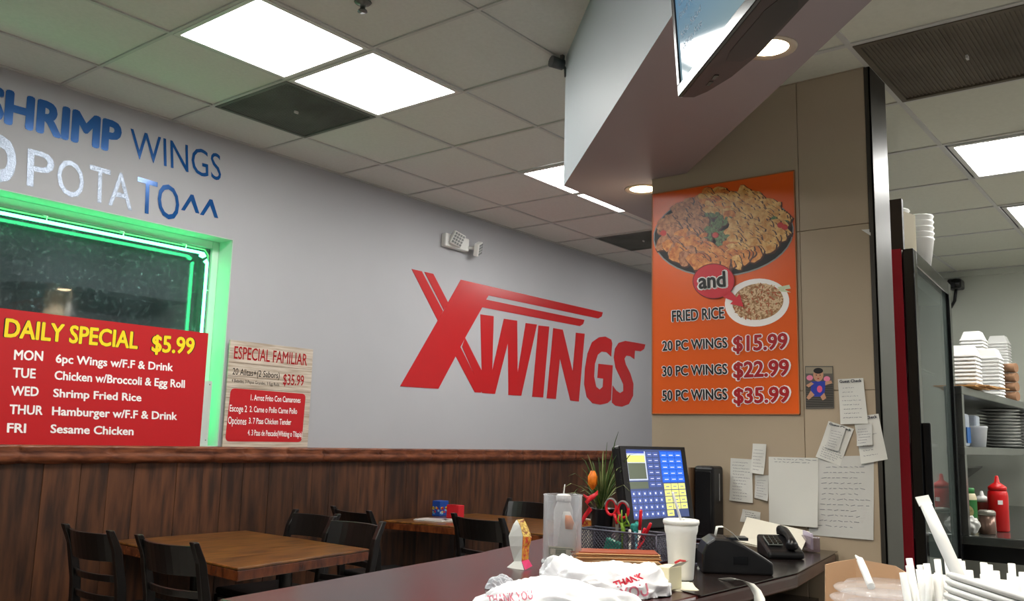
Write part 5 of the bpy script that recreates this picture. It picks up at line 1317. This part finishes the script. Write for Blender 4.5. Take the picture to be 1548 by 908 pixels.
for z in (E-.75, E-.35, E+.02):
    for k in range(7):
        b = MB().lathe([(.03, 0), (.032, .01), (.032, .13), (.012, .18), (.012, .22), (.014, .225), (0, .226)], 14, 0, (0, 0, 0)).build('bottle', M_bot[(k+kk) % 3]) if proto is None or len(proto) < 3 else None
        if b is None: b = proto[(k+kk) % 3].copy(); COL.objects.link(b)
        else: proto = (proto or [])+[b]
        b.location = (cxa+.12+k*.10, -3.34, z+.006); kk += 1
        tag(b, 'drink bottle standing inside the glass door cooler', 'bottle', 'bottles in the cooler')
cool.rotation_euler = (0, 0, R(4.2))
# on top of the cooler
zt = cz1
t = thing('picture_board', (3.72, -3.45, zt), 'white and beige printed box standing on top of the cooler', 'box')
A_ = PX(1359, 325, 3.74); B_ = PX(1387, 335, 4.05)
mb = MB(); mb.prism([(3.74, -3.46), (3.90, -3.50), (3.91, -3.46), (3.75, -3.41)], zt+.001, zt+.19); mb.build('box', mat('box_beige', (186, 176, 150), .7), t)
MB().box((3.738, -3.455, zt+.02), (3.739, -3.415, zt+.17)).build('printed_side', mat('box_print', (206, 206, 204), .6, rgb2=(120, 120, 124), scale=30), t)
t = thing('door_post', (3.66, -3.43, zt), 'dark brown narrow board standing above the red cooler stripe', 'board')
MB().box((3.657, -3.51, zt+.001), (3.68, -3.45, zt+.205)).build('board', mat('dark_brown_board', (58, 50, 44), .5), t)
for s_, (x, y, n_c, lb) in enumerate(((4.04, -3.38, 5, 'front'), (4.20, -3.44, 5, 'rear'))):
    for k in range(n_c):
        zc = zt+.001+.026*k
        if zc > HK-.17: break
        t = MB().lathe([(.040, 0), (.060, .14), (.064, .145), (.061, .150), (.057, .146), (.038, .006), (0, .005)], 24, 0, (x, y, zc)).build('foam_cup', M_foam, loc=(x, y, zc))
        tag(t, 'white foam cup in the '+lb+' nested stack on top of the cooler', 'cup', 'foam cups stacked on cooler, '+lb)
# camera on the back wall
p = PX(1445, 430, 7.50)
t = thing('security_camera', p, 'small black security camera on the kitchen back wall right of cooler', 'camera')
MB().obox(p, V(.07, 0, 0), V(0, .05, 0), V(0, 0, .038)).build('camera_body', M_black, t, bevel=.015)
MB().lathe([(.035, 0), (.035, .03), (0, .032)], 16, 0, p+V(-.065, -.01, 0), axis=(-1, -.2, -.1)).build('lens', M_blackg, t)
MB().tube([p+V(.0, .0, -.03), p+V(.03, .02, -.12), p+V(.065, .06, -.17)], .012, 8).build('arm', M_black, t)

# shelf rack behind the cooler
SY = -3.5
t = thing('storage_shelf', (5.4, -3.2, 0), 'grey steel storage shelf unit in the kitchen holding plates and foam boxes', 'shelf')
zs1, zs2 = E+.30, E+.018
for z, nm in ((zs1, 'upper_shelf'), (zs2, 'lower_shelf')):
    MB().box((4.60, SY, z-.04), (7.3, -2.75, z)).build(nm, M_steeld, t, bevel=.004)
for x, y in ((4.622, SY+.022), (7.27, SY+.03), (4.73, -2.78), (7.27, -2.78)): MB().box((x-.02, y-.02, E-.384), (x+.02, y+.02, zs1-.04)).build('leg', M_steeld, t)
MB().box((4.75, -2.80, E-.38), (7.25, -2.78, zs2-.08)).build('back_panel', M_steeld, t)
MB().add([(4.8, -3.15, zs2-.12), (6.8, -3.15, zs2-.12), (6.8, -2.85, zs2-.36), (4.8, -2.85, zs2-.36), (4.8, -3.15, zs2-.13), (6.8, -3.15, zs2-.13), (6.8, -2.85, zs2-.37), (4.8, -2.85, zs2-.37)], [(0, 1, 2, 3), (7, 6, 5, 4), (0, 4, 5, 1), (1, 5, 6, 2), (2, 6, 7, 3), (3, 7, 4, 0)]).build('sloped_panel', M_steeld, t)
# plates: two stacks
Mpl = mat('plate_grey', (190, 192, 188), .25)
pm = MB().lathe([(.05, 0), (.06, .002), (.115, .014), (.118, .018), (.113, .018), (.058, .006), (0, .005)], 28).build('dinner_plate', Mpl); first = True
for (px, nst, lb) in ((1512, 12, 'grey white plate in the left stack on the lower kitchen shelf'), (1542, 12, 'grey white plate in the right stack on the lower kitchen shelf')):
    b = PY(px, 676, SY+.14); 
    for k in range(nst):
        o = pm if first else pm.copy()
        if not first: COL.objects.link(o)
        first = False; o.location = (b.x+(.0 if px < 1530 else 0), SY+.14, zs2+.001+.0195*k); tag(o, lb, 'plate', 'plates on the lower shelf, '+('left' if px < 1530 else 'right'))
# foam boxes on the upper shelf
def fbox_mesh():
    mb = MB(); a = .068; b = .046
    vs = [(-a, -a, 0), (a, -a, 0), (a, a, 0), (-a, a, 0), (-a, -a, .008), (a, -a, .008), (a, a, .008), (-a, a, .008), (-a*.93, -a*.93, .012), (a*.93, -a*.93, .012), (a*.93, a*.93, .012), (-a*.93, a*.93, .012), (-b, -b, .060), (b, -b, .060), (b, b, .060), (-b, b, .060)]
    mb.add(vs, [(12, 13, 14, 15)]+[(l*4+i, l*4+(i+1) % 4, l*4+4+(i+1) % 4, l*4+4+i) for l in (0, 1, 2) for i in range(4)]); return mb
fb = fbox_mesh().build('foam_container', M_foam, bevel=.003); first = True
for (px, py, Y, nn_, lb) in ((1459, 583, SY+.09, 10, 'front left'), (1495, 590, SY+.09, 12, 'front right'), (1474, 575, SY+.25, 20, 'rear left'), (1512, 582, SY+.25, 23, 'rear right')):
    X_ = PY(px, 560, Y).x
    for k in range(nn_):
        o = fb if first else fb.copy()
        if not first: COL.objects.link(o)
        first = False
        o.location = (X_, Y, zs1+.001+.020*k)
        tag(o, 'white foam takeout container in the '+lb+' stack on the upper kitchen shelf', 'container', 'foam containers, '+lb+' stack')
rr = random.Random(3)
for k in range(5):
    X_ = PY(1475+8*k, 580, SY+.0).x-.05; a = .1*k
    t = MB().obox(V(X_-.03*k, SY+.02+.0, zs1+.006+.0065*k), V(.17, .03*math.sin(k), 0), V(-.02, .055, 0), V(0, 0, .0025)).build('paper_bag', mat('kraft_paper', (190, 140, 80), .8, var=.15, scale=10), loc=(X_, SY+.02, zs1)); tag(t, 'flat brown paper bag in the pile along the upper shelf edge', 'paper bag', 'flat brown paper bags')
for k in range(4):
    p = PY(1531, 590, SY+.03)
    t = MB().tube([(p.x, SY+.004, zs1+.029+.057*k), (p.x+.02, SY+.07, zs1+.029+.057*k)], .028, 16).build('paper_roll', mat('kraft_roll', (140, 104, 76), .8), loc=(p.x, SY+.04, zs1+.001+.057*k)); tag(t, 'brown cardboard roll piled at the right end of the upper shelf', 'roll', 'brown cardboard rolls')
# bag and tub on the lower shelf
p = PY(1476, 672, SY+.08)
t = thing('plastic_tub', (p.x, SY+.09, zs2), 'white plastic tub on the lower kitchen shelf beside a blue bag', 'tub')
MB().lathe([(.055, .001), (.066, .10), (.069, .104), (.066, .110), (0, .112)], 28, 0, (p.x, SY+.09, zs2)).build('tub_body', clear('milky_plastic', (222, 226, 230), .75, .3), t)
for dx, lb in ((-.13, 'blue and white packet left of the tub on the lower shelf'), (.13, 'blue and white packet right of the tub on the lower shelf')):
    t = thing('packet', (p.x+dx, SY+.12, zs2), lb, 'packet')
    MB().box((p.x+dx-.045, SY+.09, zs2+.001), (p.x+dx+.045, SY+.16, zs2+.17)).build('wrapper', mat('packet_film', (190, 200, 214), .35), t, bevel=.012)
    MB().box((p.x+dx-.04, SY+.086, zs2+.02), (p.x+dx+.04, SY+.09, zs2+.10)).build('blue_label', mat('packet_blue', (40, 110, 190), .4), t)

# kitchen counter with bottles
ZK = E-.385
t = thing('steel_worktable', (5.3, -3.4, 0), 'stainless steel kitchen worktable carrying the sauce bottles', 'worktable')
MB().box((4.60, -3.80, ZK-.04), (7.4, -2.75, ZK)).build('tabletop', mat('dark_steel', (110, 112, 108), .2, metal=.8), t, bevel=.006)
MB().box((4.7, -3.76, ZK-.12), (7.36, -2.75, ZK-.04)).build('apron', M_black, t)
for x, y in ((4.72, -3.74), (7.3, -3.74), (4.72, -2.8), (7.3, -2.8)): MB().box((x-.02, y-.02, 0), (x+.02, y+.02, ZK-.12)).build('leg', M_steeld, t)
def KB(px, X): p = PX(px, 800, X); return V(X, p.y, ZK)
c = KB(1511, 4.98)
t = thing('ketchup_bottle', c, 'red squeeze bottle with pointed nozzle on the kitchen worktable', 'bottle')
Mk = mat('ketchup_red', (206, 22, 24), .35)
MB().lathe([(.040, .001), (.045, .006), (.046, .17), (.043, .19), (.036, .198)], 28, 0, c).build('bottle_body', Mk, t)
MB().lathe([(.042, .196), (.042, .212), (.026, .224), (.012, .234), (.008, .262), (.004, .266), (0, .266)], 24, 0, c).build('cap', Mk, t)
MB().obox(c+V(-.043, -.018, .14), V(.004, -.008, 0)*1.2, V(.002, 0, 0), V(0, 0, .010)).build('label', M_pwhite, t)
c = KB(1463, 4.85)
t = thing('seasoning_bottle', c, 'green capped seasoning bottle with green and cream label on worktable', 'bottle')
MB().lathe([(.040, .001), (.046, .008), (.046, .16), (.040, .178), (.036, .182)], 28, 0, c).build('bottle_body', mat('bottle_cream', (206, 196, 160), .4), t)
MB().lathe([(.0468, .035), (.0468, .150)], 28, 0, c, close=False).build('green_label', mat('label_green', (40, 110, 50), .4), t)
dC = V(CAM.x-c.x, CAM.y-c.y, 0).normalized(); sC = V(-dC.y, dC.x, 0)
MB().plate([c+dC*.0475+sC*(.030*math.cos(a))+V(0, 0, .095+.032*math.sin(a)) for a in [2*math.pi*k/20 for k in range(20)]], dC, .001).build('oval_label', mat('label_cream', (214, 200, 140), .4), t)
decal_text(t, 'TOSTADO', c+dC*.0475-sC*.024*-1+V(0, 0, .092), c+dC*.0475+sC*-.024+V(0, 0, .092), c+dC*.0475+sC*.024+V(0, 0, .104), dC, mat('label_ink', (50, 60, 30), .5), lift=.0006)
MB().lathe([(.038, .180), (.038, .202), (.034, .206), (0, .206)], 24, 0, c).build('cap', mat('cap_green', (30, 120, 50), .35), t)
c = KB(1487, 5.04)
t = thing('sauce_bottle', c, 'brown sauce squeeze bottle with white nozzle cap on the worktable', 'bottle')
MB().lathe([(.032, .001), (.036, .006), (.036, .13), (.034, .136)], 24, 0, c).build('bottle_body', mat('sauce_brown', (110, 44, 36), .3), t)
MB().lathe([(.037, .134), (.037, .152), (.020, .160), (.010, .166), (.006, .186), (0, .187)], 24, 0, c).build('cap', M_white, t)
c = KB(1493, 4.76)
t = thing('metal_shaker', c, 'small metal shaker in front of the brown sauce bottle', 'shaker')
MB().lathe([(.036, .001), (.038, .006), (.036, .09)], 24, 0, c).build('shaker_body', mat('shaker_brown', (120, 96, 84), .25, metal=.6), t)
MB().lathe([(.038, .088), (.038, .104), (.030, .110), (0, .112)], 24, 0, c).build('lid', M_steel, t)
c = KB(1468, 4.70)
t = thing('crumpled_napkin', c, 'crumpled white napkin on the worktable below the green bottle', 'napkin')
bm = bmesh.new(); bmesh.ops.create_icosphere(bm, subdivisions=4, radius=.035); mb = MB()
for v in bm.verts: v.co *= 1+.5*noise.noise(v.co*60)
zmin = min(v.co.z for v in bm.verts)
mb.add([c+v.co-V(0, 0, zmin-.001) for v in bm.verts], [[v.index for v in f.verts] for f in bm.faces], 0, True); bm.free(); mb.build('napkin', M_paper, t)
